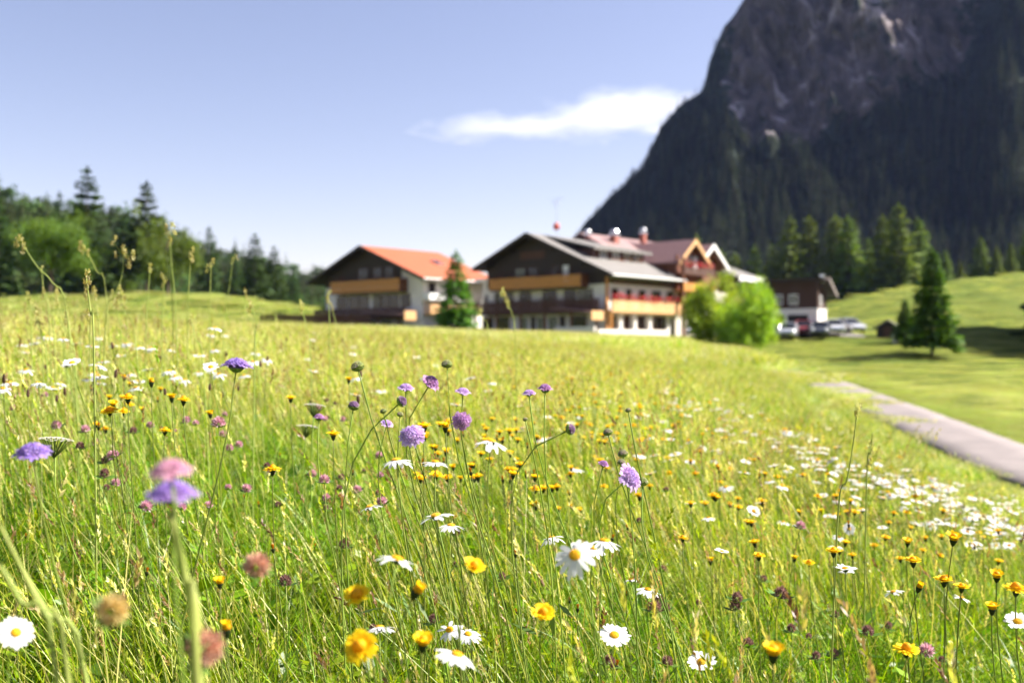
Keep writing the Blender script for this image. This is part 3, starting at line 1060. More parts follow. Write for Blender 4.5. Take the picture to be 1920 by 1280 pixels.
for p0, p1 in ((1142, 1157), (1169, 1184), (1195, 1212), (1224, 1248)):
    a, b = fy(p0, 10.4), fy(p1, 10.4)
    window(hotel, (10.41, (a + b) / 2, 1.25), b - a, 1.6, R(90), frame=M_rwood, pane=M_pane, bars=2)
for p0 in (1163, 1190, 1218):
    c = fy(p0, 10.9)
    mb = MB(); mb.prism([(c - .95, .3), (c + .95, .3), (c + .75, .9), (c + .22, 1.5), (c + .18, 3.05), (c - .18, 3.05), (c - .22, 1.5), (c - .75, .9)], 'x', 10.44, 11.0)
    mb.build("flared_pier", M_white, hotel)
bit("door", M_dark, hotel, (10.38, 10.46, fy(1258), fy(1268), .3, 2.7))
bit("terrace_wall", M_stone, hotel, (11.7, 12.0, -2.4, 10.6, -.3, 1.25), (6.4, 11.69, -2.7, -2.4, -.3, 1.55))
# shed dormer on the right roof plane
mb = MB(); mb.box(2.6, 6.9, 3.2, 13.2, 8.6, 10.28); mb.build("dormer_wall", M_bwood, hotel)
mb = MB(); mb.prism([(.9, 12.05), (.9, 11.85), (7.6, 10.20), (7.6, 10.42)], 'y', 2.6, 13.8)
dr = mb.build("dormer_roof", M_rgrey, hotel)
bit("eave_board", M_rgrey, dr, (7.61, 7.70, 2.6, 13.8, 10.1, 10.46))
for yy in (5.2, 7.6, 9.8, 11.8):
    window(hotel, (6.91, yy, 9.25), 1.1, .95, R(90), frame=M_trim, pane=M_panel if yy in (7.6, 9.8) else M_pane)
flowers("dormer_flowers", hotel, 6.5, 12.5, 9.15, 'y', 7.15, ((.60, .25, .05), (.75, .62, .5), (.5, .06, .04), (.05, .12, .02)), 26, h=.4)
# cross wings with the brown roof
def wing(x_end, yc, half, apex, eave, x_in, face_mat, win_x=0):
    sl = (apex - eave) / half
    mb = MB()
    o = .75
    mb.prism([(yc - half - .3, eave - .3 * sl), (yc, apex), (yc + half + .3, eave - .3 * sl), (yc + half + .3, eave - .3 * sl - .26), (yc, apex - .26), (yc - half - .3, eave - .3 * sl - .26)], 'x', x_in, x_end + o)
    r_ = mb.build("wing_roof", M_rbrown, hotel)
    fb = MB()
    fb.prism([(yc - half - .33, eave - .33 * sl), (yc, apex + .06), (yc, apex - .5), (yc - half - .33, eave - .33 * sl - .48)], 'x', x_end + o + .003, x_end + o + .08)
    fb.prism([(yc, apex + .06), (yc + half + .33, eave - .33 * sl), (yc + half + .33, eave - .33 * sl - .48), (yc, apex - .5)], 'x', x_end + o + .003, x_end + o + .08)
    fb.build("barge_board", M_lwood if yc < 20 else M_trim, r_)
    mb = MB()
    mb.prism([(yc - half + .35, 3.0), (yc + half - .35, 3.0), (yc + half - .35, eave), (yc, apex - .4), (yc - half + .35, eave)], 'x', x_in + .2, x_end)
    mb.build("wing_wall", face_mat, hotel)
wing(10.9, 16.95, 3.2, 12.0, 9.45, 1.5, M_rwood)
wing(9.4, 23.6, 3.3, 12.0, 9.5, 1.5, M_rwood)
for yy, pn in ((15.4, M_pane), (16.9, M_pane), (18.4, M_panel)):
    window(hotel, (10.91, yy, 8.45), 1.0, 1.9, R(90), frame=M_rwood, pane=pn)
bit("curtain", M_trim, hotel, (11.0, 11.08, 17.5, 18.1, 8.4, 10.0))
bal = bit("balcony", M_rwood, hotel, (10.92, 12.2, 13.6, 20.2, 7.75, 7.92))
swap_xy(boards(13.6, 20.2, 0, 7.7, 8.55, 3), 12.22).build("railing_boards", M_bwood, bal)
flowers("geraniums", bal, 13.7, 20.1, 8.75, 'y', 12.2, ((.62, .05, .08), (.68, .12, .16), (.6, .04, .06), (.06, .13, .02)), 60, h=.5)
bal = bit("balcony", M_owood, hotel, (10.92, 12.2, 13.4, 20.2, 5.75, 5.9))
swap_xy(boards(13.4, 20.2, 0, 5.8, 6.75, 3), 12.22).build("railing_boards", M_owood, bal)
bit("corner_post", M_rwood, hotel, (11.0, 11.3, 13.55, 13.85, 5.9, 10.0), (11.9, 12.2, 13.45, 13.7, .3, 9.6))
mb = MB(); mb.box(3.0, 10.85, 13.9, 26.0, .2, 6.0); mb.build("wing_base_wall", M_cream, hotel)
for yy in (23.0, 24.6):
    window(hotel, (9.41, yy, 8.6), .9, 1.6, R(90), frame=M_rwood, pane=M_pane)
# rear roof, right end
mb = MB(); mb.prism([(1.0, 11.9), (1.0, 11.62), (11.6, 7.75), (11.6, 8.1)], 'y', 27.2, 34.0)
rr2 = mb.build("rear_roof", M_rgrey, hotel)
bit("eave_board", M_trim, rr2, (11.61, 11.7, 27.2, 34.0, 7.6, 8.15))
mb = MB(); mb.box(2.0, 10.3, 27.6, 33.4, .2, 8.0); mb.build("rear_wall", M_bwood, hotel)
# ridge roof behind, chimneys with zinc cowls
mb = MB(); mb.prism([(-3.5, 10.9), (.6, 12.95), (4.6, 11.0), (4.6, 10.7), (.6, 12.65), (-3.5, 10.6)], 'y', 9.0, 27.0); mb.build("rear_ridge_roof", M_rbrown, hotel)
for px, yl, ztop, w in ((1102, 9.4, 13.1, .62), (1152, 13.2, 13.3, .85), (1206, 19.0, 14.0, .6)):
    c0 = local_x(px, yl, HX, HY)
    ch = bit("chimney", M_brick, hotel, (c0 - w / 2, c0 + w / 2, yl - w / 2, yl + w / 2, 10.2, ztop - .55))
    cp = MB()
    cp.box(c0 - w * .62, c0 + w * .62, yl - w * .62, yl + w * .62, ztop - .55, ztop - .43)
    for sx in (-.4, .4):
        for sy in (-.4, .4):
            cp.box(c0 + w * sx - .04, c0 + w * sx + .04, yl + w * sy - .04, yl + w * sy + .04, ztop - .43, ztop - .1)
    cp.lathe([(w * .66, 0), (w * .55, .18), (w * .3, .3), (.05, .34)], 12, at=(c0, yl, ztop - .1))
    cp.build("cowl", M_zinc, ch)
# white linking block towards the orange-roofed house
bit("link_wall", M_white, hotel, (-9.6, -7.35, 3.0, 8.0, .2, 7.1))
bit("link_roof", M_trim, hotel, (-10.3, -7.0, 2.4, 8.6, 7.1, 7.55))
window(hotel, (-8.5, 2.99, 3.6), 1.1, 2.0, frame=M_bwood)

# rooftop siren mast
mx_, my_ = 1.0, 4.2
c, s = math.cos(TH), math.sin(TH)
mast = thing("siren_mast", "thin rooftop antenna mast with a red siren on the hotel ridge", "mast", (HX + c * 1.0 + s * 4.2, HY - s * 1.0 + c * 4.2, 11.85), -TH)
mb = MB(); mb.tube([(0, 0, -.3), (0, 0, 4.6)], [.045, .025], 6); mb.build("pole", M_zinc, mast)
mb = MB(); mb.lathe([(.12, 0), (.34, .1), (.38, .4), (.30, .7), (.1, .85)], 12, at=(0, 0, .95)); mb.build("siren", simple("siren_red", (.45, .05, .03), .4), mast, True)
mb = MB()
for zz, l in ((4.45, .9), (3.8, .5), (4.1, .65)):
    mb.tube([(-l, 0, zz), (l, .1, zz + .12)], .02, 5)
mb.build("antenna_rods", M_zinc, mast)

# ---- orange-roofed house
GX_, GY_ = -19.15, 125.0
house = thing("guest_house", "timber guest house with an orange tiled roof left of the hotel", "house", (GX_, GY_, 0), -TH)
gx = lambda px, y=1.5: local_x(px, y, GX_, GY_)
gy = lambda px, x=10.0: local_y(px, x, GX_, GY_)
ro, zl, zr = gable_roof(house, -11.0, 11.75, 12.05, .385, 0, 13.7, M_rorange)
mb = MB(); mb.box(-8.7, 10.0, 1.5, 13.0, .6, 7.6); mb.build("wall", M_white, house)
mb = MB(); mb.prism([(-8.7, 7.0), (6.2, 7.0), (6.2, 9.3), (0, 11.7), (-8.7, 8.4)], 'y', 1.40, 1.49); mb.build("gable_cladding", M_dwood, house)
mb = MB(); mb.prism([(-8.7, 7.6), (10.0, 7.6), (10.0, 7.9), (0, 11.75), (-8.7, 8.4)], 'y', 1.51, 12.95); mb.build("attic_wall", M_cream, house)
for p0, p1 in ((672, 690), (700, 716), (722, 738)):
    a, b = gx(p0, 1.4), gx(p1, 1.4)
    window(house, ((a + b) / 2, 1.385, 7.7), b - a, 1.6, frame=M_bwood, pane=M_pane)
sk = bit("skylight", M_zinc, house, (-.8, .8, -.6, .6, -.05, .12))
sk.location = (5.3, 8.4, 12.05 - .385 * 5.3 + .08); sk.rotation_euler = (0, math.atan(.385), 0)
bit("pane", M_pane, sk, (-.65, .65, -.46, .46, .10, .14))
bal = bit("balcony", M_bwood, house, (-5.9, 7.4, .1, 1.4, 6.0, 6.18))
boards(-5.9, 7.4, .1, 6.15, 7.65, 5).build("railing_boards", M_owood, bal)
swap_xy(boards(.13, 1.38, 0, 6.15, 7.65, 5), 7.42).build("railing_boards", M_rwood, bal)  # end boards darkened too, standing in for eave shade
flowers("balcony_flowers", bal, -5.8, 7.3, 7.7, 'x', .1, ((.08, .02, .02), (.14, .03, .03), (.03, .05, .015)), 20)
for p0, p1, pn in ((632, 652, M_pane), (655, 692, M_pane), (700, 712, M_panel), (714, 748, M_pane), (752, 770, M_pane)):
    a, b = gx(p0), gx(p1)
    window(house, ((a + b) / 2, 1.485, 4.1), b - a, 1.75, frame=M_bwood, pane=pn)
bal = bit("balcony", M_bwood, house, (-9.2, 8.8, -.1, 1.48, 2.75, 2.95))
boards(-9.2, 8.8, -.1, 2.9, 4.15, 4).build("railing_boards", M_bwood, bal)
for xb in (-8.9, -4.9, -.7, 3.4, 7.2):
    bit("balcony_post", M_rwood, house, (xb - .1, xb + .1, .0, .2, .6, 2.75))
mb = MB(); mb.prism([(2.4, 3.75), (2.4, 3.62), (10.6, 3.05), (10.6, 3.2)], 'y', -2.0, -.2); mb.build("porch_roof", M_rbrown, house)
bit("porch_fascia", M_lwood, house, (10.61, 10.7, -2.0, -.2, 2.5, 3.6))
for p0, p1, pn in ((640, 655, M_panel), (690, 705, M_panel), (715, 735, M_panel), (745, 757, M_pane)):
    a, b = gx(p0), gx(p1)
    window(house, ((a + b) / 2, 1.485, .9), b - a, 1.75, frame=M_trim, pane=pn)
bal = bit("balcony", M_lwood, house, (10.02, 11.2, 1.6, 10.0, 3.25, 3.4))
swap_xy(boards(1.6, 10.0, 0, 3.3, 4.4, 4), 11.22).build("railing_boards", M_lwood, bal)
bit("awning", M_trim, house, (10.4, 11.5, 1.2, 7.0, 4.95, 5.75))
for yy in (3.0, 6.0, 8.8):
    window(house, (10.01, yy, 5.6), 1.1, 1.5, R(90), frame=M_bwood)

# ---- brown terrace fence running left from the guest house
fence = thing("terrace_fence", "long low dark brown timber fence left of the guest house", "fence", (-29.5, 117.5, 1.5), R(4))
for k in range(11):
    bit("post", M_bwood, fence, (k * 1.25 - .07, k * 1.25 + .07, -.07, .07, -.2, 1.6 + .02 * k))
for q in range(4):
    bit("rail_board", M_bwood, fence, (-.2, 12.7, -.12 - .01 * (q % 2), -.075, .5 + .30 * q, .76 + .30 * q))

# ---- garage house
KX, KY = at_px(1449, 103), 103.0
gar = thing("garage_house", "small dark timber house on a white garage storey behind parked cars", "house", (KX, KY, 0), -R(32))
gar.scale = (.74, .65, .95)
gar.location.z = .35
M_rdark = seam_roof("roof_dark_metal", (.045, .035, .033), (.07, .055, .052), 2.6, 'X', .6, .6)
M_fascia = simple("weathered_fascia", (.24, .20, .18), .7, .15, 3)
mb = MB(); mb.box(0, 6.2, 0, 5.2, .3, 3.15); mb.build("garage_wall", M_white, gar)
mb = MB(); mb.prism([(0, 3.15), (5.2, 3.15), (5.2, 5.0), (1.5, 6.2), (0, 6.1)], 'x', -.02, 6.22); mb.build("timber_storey", simple("old_brown_timber", (.055, .026, .018), .75, .3, 2.5, stretch=(4, 4, .4)), gar)
mb = MB(); mb.prism([(-1.2, 6.36), (1.5, 6.5), (6.6, 4.75), (6.6, 4.5), (1.5, 6.25), (-1.2, 6.08)], 'x', -1.0, 7.4)
rg = mb.build("roof", M_rdark, gar)
mb = MB(); mb.prism([(1.5, 6.54), (6.65, 4.77), (6.65, 4.40), (1.5, 6.15)], 'x', 7.403, 7.47); mb.build("barge_board", M_fascia, rg)
bit("eave_board", M_dwood, rg, (-1.0, 7.4, -1.27, -1.203, 5.95, 6.40))
ch = bit("chimney", M_zinc, gar, (6.2, 6.7, 1.3, 1.9, 5.9, 6.7)); bit("cap", M_zinc, ch, (6.1, 6.8, 1.2, 2.0, 6.7, 6.8))
bit("garage_door", M_dark, gar, (.5, 1.6, -.04, .04, .3, 2.5), (2.1, 4.9, -.04, .04, .3, 2.5))
window(gar, (2.9, -.03, 3.6), 1.3, 1.1, frame=M_trim, pane=M_panel)
window(gar, (.9, -.03, 3.6), 1.0, 1.1, frame=M_trim, pane=M_pane)
window(gar, (6.23, 1.6, 3.5), 1.0, 1.0, R(90), frame=M_trim, pane=M_panel)
bit("storey_band", M_trim, gar, (-.05, 6.27, -.05, 5.25, 3.05, 3.16))

# ---- hut on the bank
ux, uy = at_px(1664, 97), 97.0
hut = thing("hut", "small dark shingled hut beside the lone fir", "hut", (ux, uy, float(gz(ux, uy)) - .1), -R(25))
mb = MB(); mb.prism([(-1.0, 0), (1.0, 0), (1.0, 1.25), (0, 1.85), (-1.0, 1.25)], 'y', 0, 1.6); mb.build("wall", M_dwood, hut)
mb = MB(); mb.prism([(-1.35, 1.12), (0, 1.95), (1.35, 1.12), (1.35, 1.0), (0, 1.83), (-1.35, 1.0)], 'y', -.3, 1.9); mb.build("roof", M_rgrey, hut)
bit("door", M_bwood, hut, (-.35, .35, -.05, .0, .05, 1.2))
px_ = thing("marker_post", "short white post standing in front of the dark hut", "post", (at_px(1679, 93.5), 93.5, float(gz(at_px(1679, 93.5), 93.5))))
mb = MB(); mb.lathe([(.28, -.1), (.28, .7), (.22, .95), (.05, 1.05)], 10); mb.build("post_body", M_trim, px_)
bit("reflector", M_dark, px_, (-.12, .12, -.30, -.27, .55, .75))


# ------------------------------------------------------------------ cars
def car_paint(name, col):
    m, t, p = new_mat(name)
    p.inputs["Base Color"].default_value = (*col, 1)
    p.inputs["Metallic"].default_value = .35
    p.inputs["Roughness"].default_value = .28
    p.inputs["Coat Weight"].default_value = 1.0
    p.inputs["Coat Roughness"].default_value = .05
    return m


M_tyre = simple("tyre_rubber", (.02, .02, .02), .85, .2, 8)
M_lamp = glass_mat("lamp_glass", (.7, .7, .72), .1)
M_tail = glass_mat("tail_lamp_glass", (.35, .02, .02), .15)
_carm = {}


def car_parts():
    if _carm:
        return _carm
    # body: cross-sections along the length (x), front at +x
    def loft(secs, name):
        mb = MB(); n = len(secs[0][1])
        for x, pr in secs:
            for y, z in pr:
                mb.v.append((x, y, z)); mb.c.append((1, 1, 1))
        for i in range(len(secs) - 1):
            for k in range(n):
                k2 = (k + 1) % n
                mb.f.append((i * n + k, i * n + k2, (i + 1) * n + k2, (i + 1) * n + k))
        mb.f.append(tuple(range(n))[::-1]); mb.f.append(tuple((len(secs) - 1) * n + k for k in range(n)))
        return mb
    def sec(w, z0, z1):
        return [(-w * .92, z0), (-w, z0 + .12), (-w, (z0 + z1) / 2 + .05), (-w * .93, z1 - .03), (-w * .6, z1 + .015), (w * .6, z1 + .015), (w * .93, z1 - .03), (w, (z0 + z1) / 2 + .05), (w, z0 + .12), (w * .92, z0)]
    _carm["body"] = loft([(-2.12, sec(.70, .42, .80)), (-2.02, sec(.82, .28, .92)), (-1.5, sec(.88, .22, .97)), (0, sec(.90, .22, .95)), (1.0, sec(.89, .22, .93)), (1.6, sec(.86, .23, .84)), (2.02, sec(.80, .27, .72)), (2.14, sec(.66, .36, .62))], "body")
    cab = MB()
    lo = [(-1.85, .82), (1.0, .82)]; 
    cab.add([(-1.9, -.80, .94), (.95, -.80, .92), (.95, .80, .92), (-1.9, .80, .94), (-1.45, -.62, 1.44), (.15, -.62, 1.46), (.15, .62, 1.46), (-1.45, .62, 1.44)],
            [(0, 1, 5, 4), (1, 2, 6, 5), (2, 3, 7, 6), (3, 0, 4, 7), (4, 5, 6, 7)])
    _carm["glass"] = cab
    rf = MB()
    rf.add([(-1.52, -.63, 1.44), (.22, -.63, 1.46), (.22, .63, 1.46), (-1.52, .63, 1.44), (-1.4, -.5, 1.50), (.08, -.5, 1.52), (.08, .5, 1.52), (-1.4, .5, 1.50)],
           [(0, 1, 5, 4), (1, 2, 6, 5), (2, 3, 7, 6), (3, 0, 4, 7), (4, 5, 6, 7)])
    for sgn in (-1, 1):
        for a, b in (((.95, .92), (.15, 1.46)), ((-.45, .95), (-.5, 1.45)), ((-1.9, .94), (-1.45, 1.44))):
            rf.tube([(a[0], sgn * .805, a[1]), (b[0], sgn * .625, b[1])], .045, 5)
    _carm["roof"] = rf
    w = MB()
    w.lathe([(.16, -.1), (.30, -.11), (.33, -.06), (.33, .06), (.30, .11), (.16, .1)], 18)
    _carm["tyre"] = w.mesh("tyre", M_tyre, True)
    r_ = MB(); r_.lathe([(.02, -.09), (.19, -.095), (.21, -.06), (.21, .06), (.19, .095), (.02, .09)], 14)
    _carm["rim"] = r_.mesh("rim", M_zinc)
    h = MB(); h.add([(0, -.17, -.06), (0, .17, -.06), (.02, .15, .08), (-.1, -.17, .09), (-.12, .17, .1), (-.1, -.2, -.05)], [(0, 1, 2, 3), (2, 4, 3), (0, 3, 5)])
    h = MB(); h.lathe([(.04, -.03), (.15, -.02), (.17, .02), (.1, .06), (.02, .075)], 12)
    _carm["lamp"] = h
    bp = MB(); bp.box(2.10, 2.17, -.5, .5, .36, .5)
    _carm["grille"] = bp.mesh("grille", M_dark)
    mr = MB(); mr.box(.55, .75, .88, 1.06, .95, 1.09); mr.box(.55, .75, -1.06, -.88, .95, 1.09)
    _carm["mirror"] = mr
    return _carm


def car(px, y, heading, col, label, group="cars parked on the forecourt"):
    C = car_parts()
    x = at_px(px, y)
    m = car_paint("paint_" + label.split()[0], col)
    t_ = thing("parked_car", label, "car", (x, y, float(gz(x, y)) + .08), heading, group)
    C["body"].build("body", m, t_, True)
    C["glass"].build("windows", M_pane, t_)
    C["roof"].build("roof", m, t_)
    C["mirror"].build("side_mirrors", m, t_)
    link("grille", C["grille"], t_)
    if "lampm" not in C:
        C["lampm"] = C["lamp"].mesh("headlight", M_lamp, True); C["tailm"] = C["lamp"].mesh("tail_light", M_tail, True)
    for s in (-1, 1):
        link("headlight", C["lampm"], t_, (2.06, s * .60, .66), (0, R(80), 0))
        link("tail_light", C["tailm"], t_, (-2.06, s * .62, .76), (0, R(-80), 0))
        for xx in (-1.32, 1.32):
            w_ = link("wheel", C["tyre"], t_, (xx, s * .80, .33), (R(90), 0, 0))
            link("rim", C["rim"], w_)


car(1302, 101.0, R(-100), (.10, .13, .19), "dark blue-grey car half hidden behind the bright leafy tree at the hotel")
car(1478, 96.5, R(-112), (.55, .57, .60), "silver car nearest the leafy tree, front towards the meadow")
car(1506, 98.5, R(-104), (.30, .05, .05), "dark red car between the silver cars below the garage")
car(1537, 96.8, R(-108), (.09, .10, .12), "black car parked below the white garage corner")
car(1563, 98.8, R(-98), (.75, .76, .78), "white car right of the black car below the garage corner")
car(1592, 103.5, R(-80), (.62, .63, .66), "pale car at the right end of the parked row")
# ------------------------------------------------------------------ meadow grass
M_grass = leafy("grass_blades", .42, .42, .018, .16, .38)
GREEN = np.array([(.115, .225, .005), (.18, .30, .006), (.245, .35, .009), (.33, .395, .018), (.075, .165, .007)])
STRAW = np.array([(.53, .49, .16), (.61, .58, .26), (.43, .46, .10), (.42, .32, .14)])
STRAW_PALE = np.array([(.58, .54, .27), (.66, .62, .38), (.50, .52, .20), (.60, .48, .31)])  # seed-head straw, whitened further to paint the bright haze over middle distance
BROWN = np.array([(.24, .15, .075), (.32, .21, .11), (.38, .28, .15), (.20, .11, .06)])


class GB:
    """fast collector of ribbons for grass patches"""
    def __init__(s):
        s.V, s.Q, s.T, s.C, s.n = [], [], [], [], 0

    def ribbons(s, root, dirv, h, w, bend, col, segs=3, face=None):
        n = len(h)
        t = np.linspace(0, 1, segs + 1)
        up = np.array([0, 0, 1.])
        a = rng.uniform(0, 2 * np.pi, n) if face is None else face
        side = np.stack([np.cos(a), np.sin(a), np.zeros(n)], -1)
        pts = root[:, None, :] + up * (h[:, None] * t[None] * np.sqrt(np.maximum(.1, 1 - .5 * np.linalg.norm(bend, axis=1)[:, None] * t[None])))[..., None]
        pts = pts + (dirv[:, None, :] * t[None, :, None] + bend[:, None, :] * (t ** 2)[None, :, None]) * h[:, None, None]
        prof = np.array([1 - .75 * q ** 2 for q in t[:-1]])
        L = pts[:, :-1] - side[:, None] * (w[:, None] * prof[None])[..., None] * .5
        Rr = pts[:, :-1] + side[:, None] * (w[:, None] * prof[None])[..., None] * .5
        per = 2 * segs + 1
        V = np.empty((n, per, 3))
        V[:, 0:2 * segs:2] = L; V[:, 1:2 * segs:2] = Rr; V[:, -1] = pts[:, -1]
        base = s.n + np.arange(n)[:, None] * per
        for k in range(segs - 1):
            s.Q.append(base + np.array([2 * k, 2 * k + 1, 2 * k + 3, 2 * k + 2]))
        s.T.append(base + np.array([2 * segs - 2, 2 * segs - 1, 2 * segs]))
        s.V.append(V.reshape(-1, 3)); s.C.append(np.repeat(col, per, 0)); s.n += n * per
        return pts

    def leaves(s, c, d, l, w, nrm, col):
        """rhombic faces from c along d"""
        n = len(l)
        sd = np.cross(d, nrm); sd /= np.maximum(1e-6, np.linalg.norm(sd, axis=1))[:, None]
        V = np.stack([c, c + d * (l * .45)[:, None] + sd * w[:, None], c + d * l[:, None], c + d * (l * .45)[:, None] - sd * w[:, None]], 1)
        s.Q.append(s.n + np.arange(n)[:, None] * 4 + np.array([0, 1, 2, 3]))
        s.V.append(V.reshape(-1, 3)); s.C.append(np.repeat(col, 4, 0)); s.n += 4 * n

    def mesh(s, name, mat=None):
        V = np.concatenate(s.V); C = np.concatenate(s.C)
        f = np.concatenate(s.Q).tolist() + (np.concatenate(s.T).tolist() if s.T else [])
        me = bpy.data.meshes.new(name)
        me.from_pydata(V.tolist(), [], f)
        ca = me.color_attributes.new("Col", 'FLOAT_COLOR', 'POINT')
        arr = np.ones((len(V), 4), np.float32); arr[:, :3] = C
        ca.data.foreach_set("color", arr.ravel())
        me.polygons.foreach_set("use_smooth", np.ones(len(me.polygons), bool))
        me.materials.append(mat or M_grass)
        return me


def pick(pal, n, v=.25):
    return pal[rng.integers(0, len(pal), n)] * rng.uniform(1 - v, 1 + v, (n, 1))


def unit(v):
    return v / np.maximum(1e-6, np.linalg.norm(v, axis=1))[:, None]


def blades(g, n, size, h0, h1, w0, w1, lean, bend, pal, segs=3, v=.25):
    root = np.stack([rng.uniform(-size, size, n), rng.uniform(-size, size, n), np.full(n, -.02)], -1)
    h = rng.uniform(h0, h1, n) * rng.uniform(.75, 1.1, n)
    a = rng.uniform(0, 2 * np.pi, n)
    d = np.stack([np.cos(a), np.sin(a), np.zeros(n)], -1) * rng.uniform(0, lean, n)[:, None] + np.array([-.07, .0, 0])
    b = np.stack([np.cos(a), np.sin(a), np.zeros(n)], -1) * rng.uniform(.05, bend, n)[:, None]
    return g.ribbons(root, d, h, rng.uniform(w0, w1, n), b, pick(pal, n, v), segs)


def culms(g, n, size, h0, h1, w, ear=True, lean=(-.26, .0), spread=.16, ear_n=12, ear_l=.05, sp=.006, straw=.55, brown=.24):
    root = np.stack([rng.uniform(-size, size, n), rng.uniform(-size, size, n), np.full(n, -.02)], -1)
    h = rng.uniform(h0, h1, n)
    d = np.stack([rng.normal(lean[0], spread, n), rng.normal(lean[1], spread, n), np.zeros(n)], -1)
    b = d * rng.uniform(.1, .7, n)[:, None]
    isst = rng.random(n) < straw
    col = np.where(isst[:, None], pick(STRAW[:3], n), pick(GREEN[1:4], n))
    pts = g.ribbons(root, d, h, np.full(n, w), b, col, 5)
    # a crossed second ribbon so that a stem keeps its width from every side
    if ear:
        tip = pts[:, -1]; dirn = unit(pts[:, -1] - pts[:, -2])
        kind = rng.random(n)
        ecol = np.where((kind < brown)[:, None], pick(BROWN, n), np.where((kind < .8)[:, None], pick(STRAW, n), pick(GREEN[2:4], n)))
        el = rng.uniform(.6, 1.3, n) * ear_l
        for k in range(ear_n):
            f = k / ear_n
            c = tip - dirn * (el * (1 - f))[:, None] + np.array([0, 0, 0])
            r = rng.normal(0, 1, (n, 3)); r = unit(r - (r * dirn).sum(1)[:, None] * dirn)
            dd = unit(dirn + r * .45)
            g.leaves(c, dd, np.full(n, sp * 2.2) * rng.uniform(.7, 1.3, n), np.full(n, sp * .42), unit(rng.normal(0, 1, (n, 3))), ecol * rng.uniform(.75, 1.25, (n, 1)))
    return pts


def herb_leaves(g, n, size, zmax, l0, l1, pal):
    c = np.stack([rng.uniform(-size, size, n), rng.uniform(-size, size, n), rng.uniform(.01, zmax, n)], -1)
    a = rng.uniform(0, 2 * np.pi, n)
    d = unit(np.stack([np.cos(a), np.sin(a), rng.normal(.25, .35, n)], -1))
    l = rng.uniform(l0, l1, n)
    nr = unit(np.stack([rng.normal(0, .35, n), rng.normal(0, .35, n), np.ones(n)], -1))
    g.leaves(c, d, l, l * rng.uniform(.2, .38, n), nr, pick(pal, n, .3))


near_turf, near_culm, mid_turf, far_turf = [], [], [], []
NEAR_TINT = np.array([.74, .86, .6])      # low turf palette: greener, and darkened as painted shade between near blades
for k in range(5):
    g = GB()
    blades(g, 1150, .25, .05, .16, .0014, .0034, .40, .6, GREEN * NEAR_TINT)
    blades(g, 170, .25, .12, .29, .0022, .0046, .35, .7, GREEN * NEAR_TINT * 1.1, 4)
    blades(g, 130, .25, .06, .24, .0014, .0034, .6, .8, STRAW)
    blades(g, 260, .25, .05, .16, .003, .0065, .5, .9, GREEN[[0, 1, 4]] * NEAR_TINT, 4)
    herb_leaves(g, 300, .25, .12, .010, .028, GREEN[[0, 1, 1, 2]])
    herb_leaves(g, 40, .25, .12, .03, .06, GREEN[[0, 4, 1]])
    near_turf.append(g.mesh("near_turf"))
for k in range(5):
    g = GB()
    culms(g, 40, .19, .24, .50, .0019, ear_n=14, ear_l=.042, sp=.0046, straw=.55)
    culms(g, 30, .18, .20, .44, .0022, ear=False, straw=.45, lean=(-.34, 0))
    near_culm.append(g.mesh("near_culms"))
for k in range(5):
    g = GB()
    blades(g, 1500, .6, .10, .30, .003, .006, .35, .6, GREEN)
    blades(g, 620, .6, .10, .30, .003, .006, .45, .7, STRAW_PALE)
    herb_leaves(g, 250, .6, .16, .02, .05, GREEN[[0, 1, 2]])
    culms(g, 110, .6, .20, .38, .0032, ear_n=6, ear_l=.055, sp=.009, straw=.7, brown=.12)
    mid_turf.append(g.mesh("mid_turf"))
for k in range(4):
    g = GB()
    blades(g, 1500, 1.6, .12, .28, .010, .018, .4, .6, GREEN[[1, 2, 3, 3]], 2)
    blades(g, 1000, 1.6, .16, .33, .008, .014, .4, .6, STRAW_PALE, 2)
    far_turf.append(g.mesh("far_turf"))
C_nt = proto_collection("turf_near", near_turf)
C_nc = proto_collection("turf_culms", near_culm)
C_mt = proto_collection("turf_mid", mid_turf)
C_ft = proto_collection("turf_far", far_turf)


def lattice(y0, y1, step, margin, slope=.56, keep=.12):
    out = []
    y = y0
    while y < y1:
        hw = slope * y + margin
        for x in np.arange(-hw, hw, step):
            out.append((x + random.uniform(-.5, .5) * step, y + random.uniform(-.5, .5) * step))
        y += step
    p = np.array(out)
    return p[lane_d(p[:, 0], p[:, 1]) > L_W + keep]


def turf_object(name, pts2, coll, label, sz=(.85, 1.2), rot_all=True, zs=None):
    # the sward gets shorter towards the lane
    n = len(pts2)
    P = np.column_stack([pts2, gz(pts2[:, 0], pts2[:, 1])])
    rots = np.zeros((n, 3)); rots[:, 2] = rng.uniform(-3.14, 3.14, n) if rot_all else rng.uniform(-.6, .6, n)
    e = .05 + P[:, 1] * .01
    rots[:, 1] = -np.arctan((gz(P[:, 0] + e, P[:, 1]) - gz(P[:, 0] - e, P[:, 1])) / (2 * e)) * .8 * (0 if rot_all else 1)
    s = rng.uniform(*sz, n)
    u_ = P[:, 0] / np.maximum(P[:, 1], .3)
    ln_ = 1 - sstep(3.5, 13.0, lane_d(P[:, 0], P[:, 1]))
    ln_ = np.maximum(ln_, (P[:, 0] > np.interp(P[:, 1], _ly, _lx)) & (P[:, 1] < 300))
    zz = s * rng.uniform(.8, 1.1, n) * (1 - .5 * sstep(.12, .42, u_) * sstep(2.0, 6.0, P[:, 1])) * (1 - .62 * ln_ * sstep(9, 16, P[:, 1]))
    return scatter_object(name, P, rots, np.stack([s, s, zz], -1), coll, label, "grass")


lat = lattice(.75, 5.8, .27, .5)
turf_object("meadow_turf", lat, C_nt, "short dense green turf of the near meadow")
lat = lattice(.95, 7.5, .27, .6)
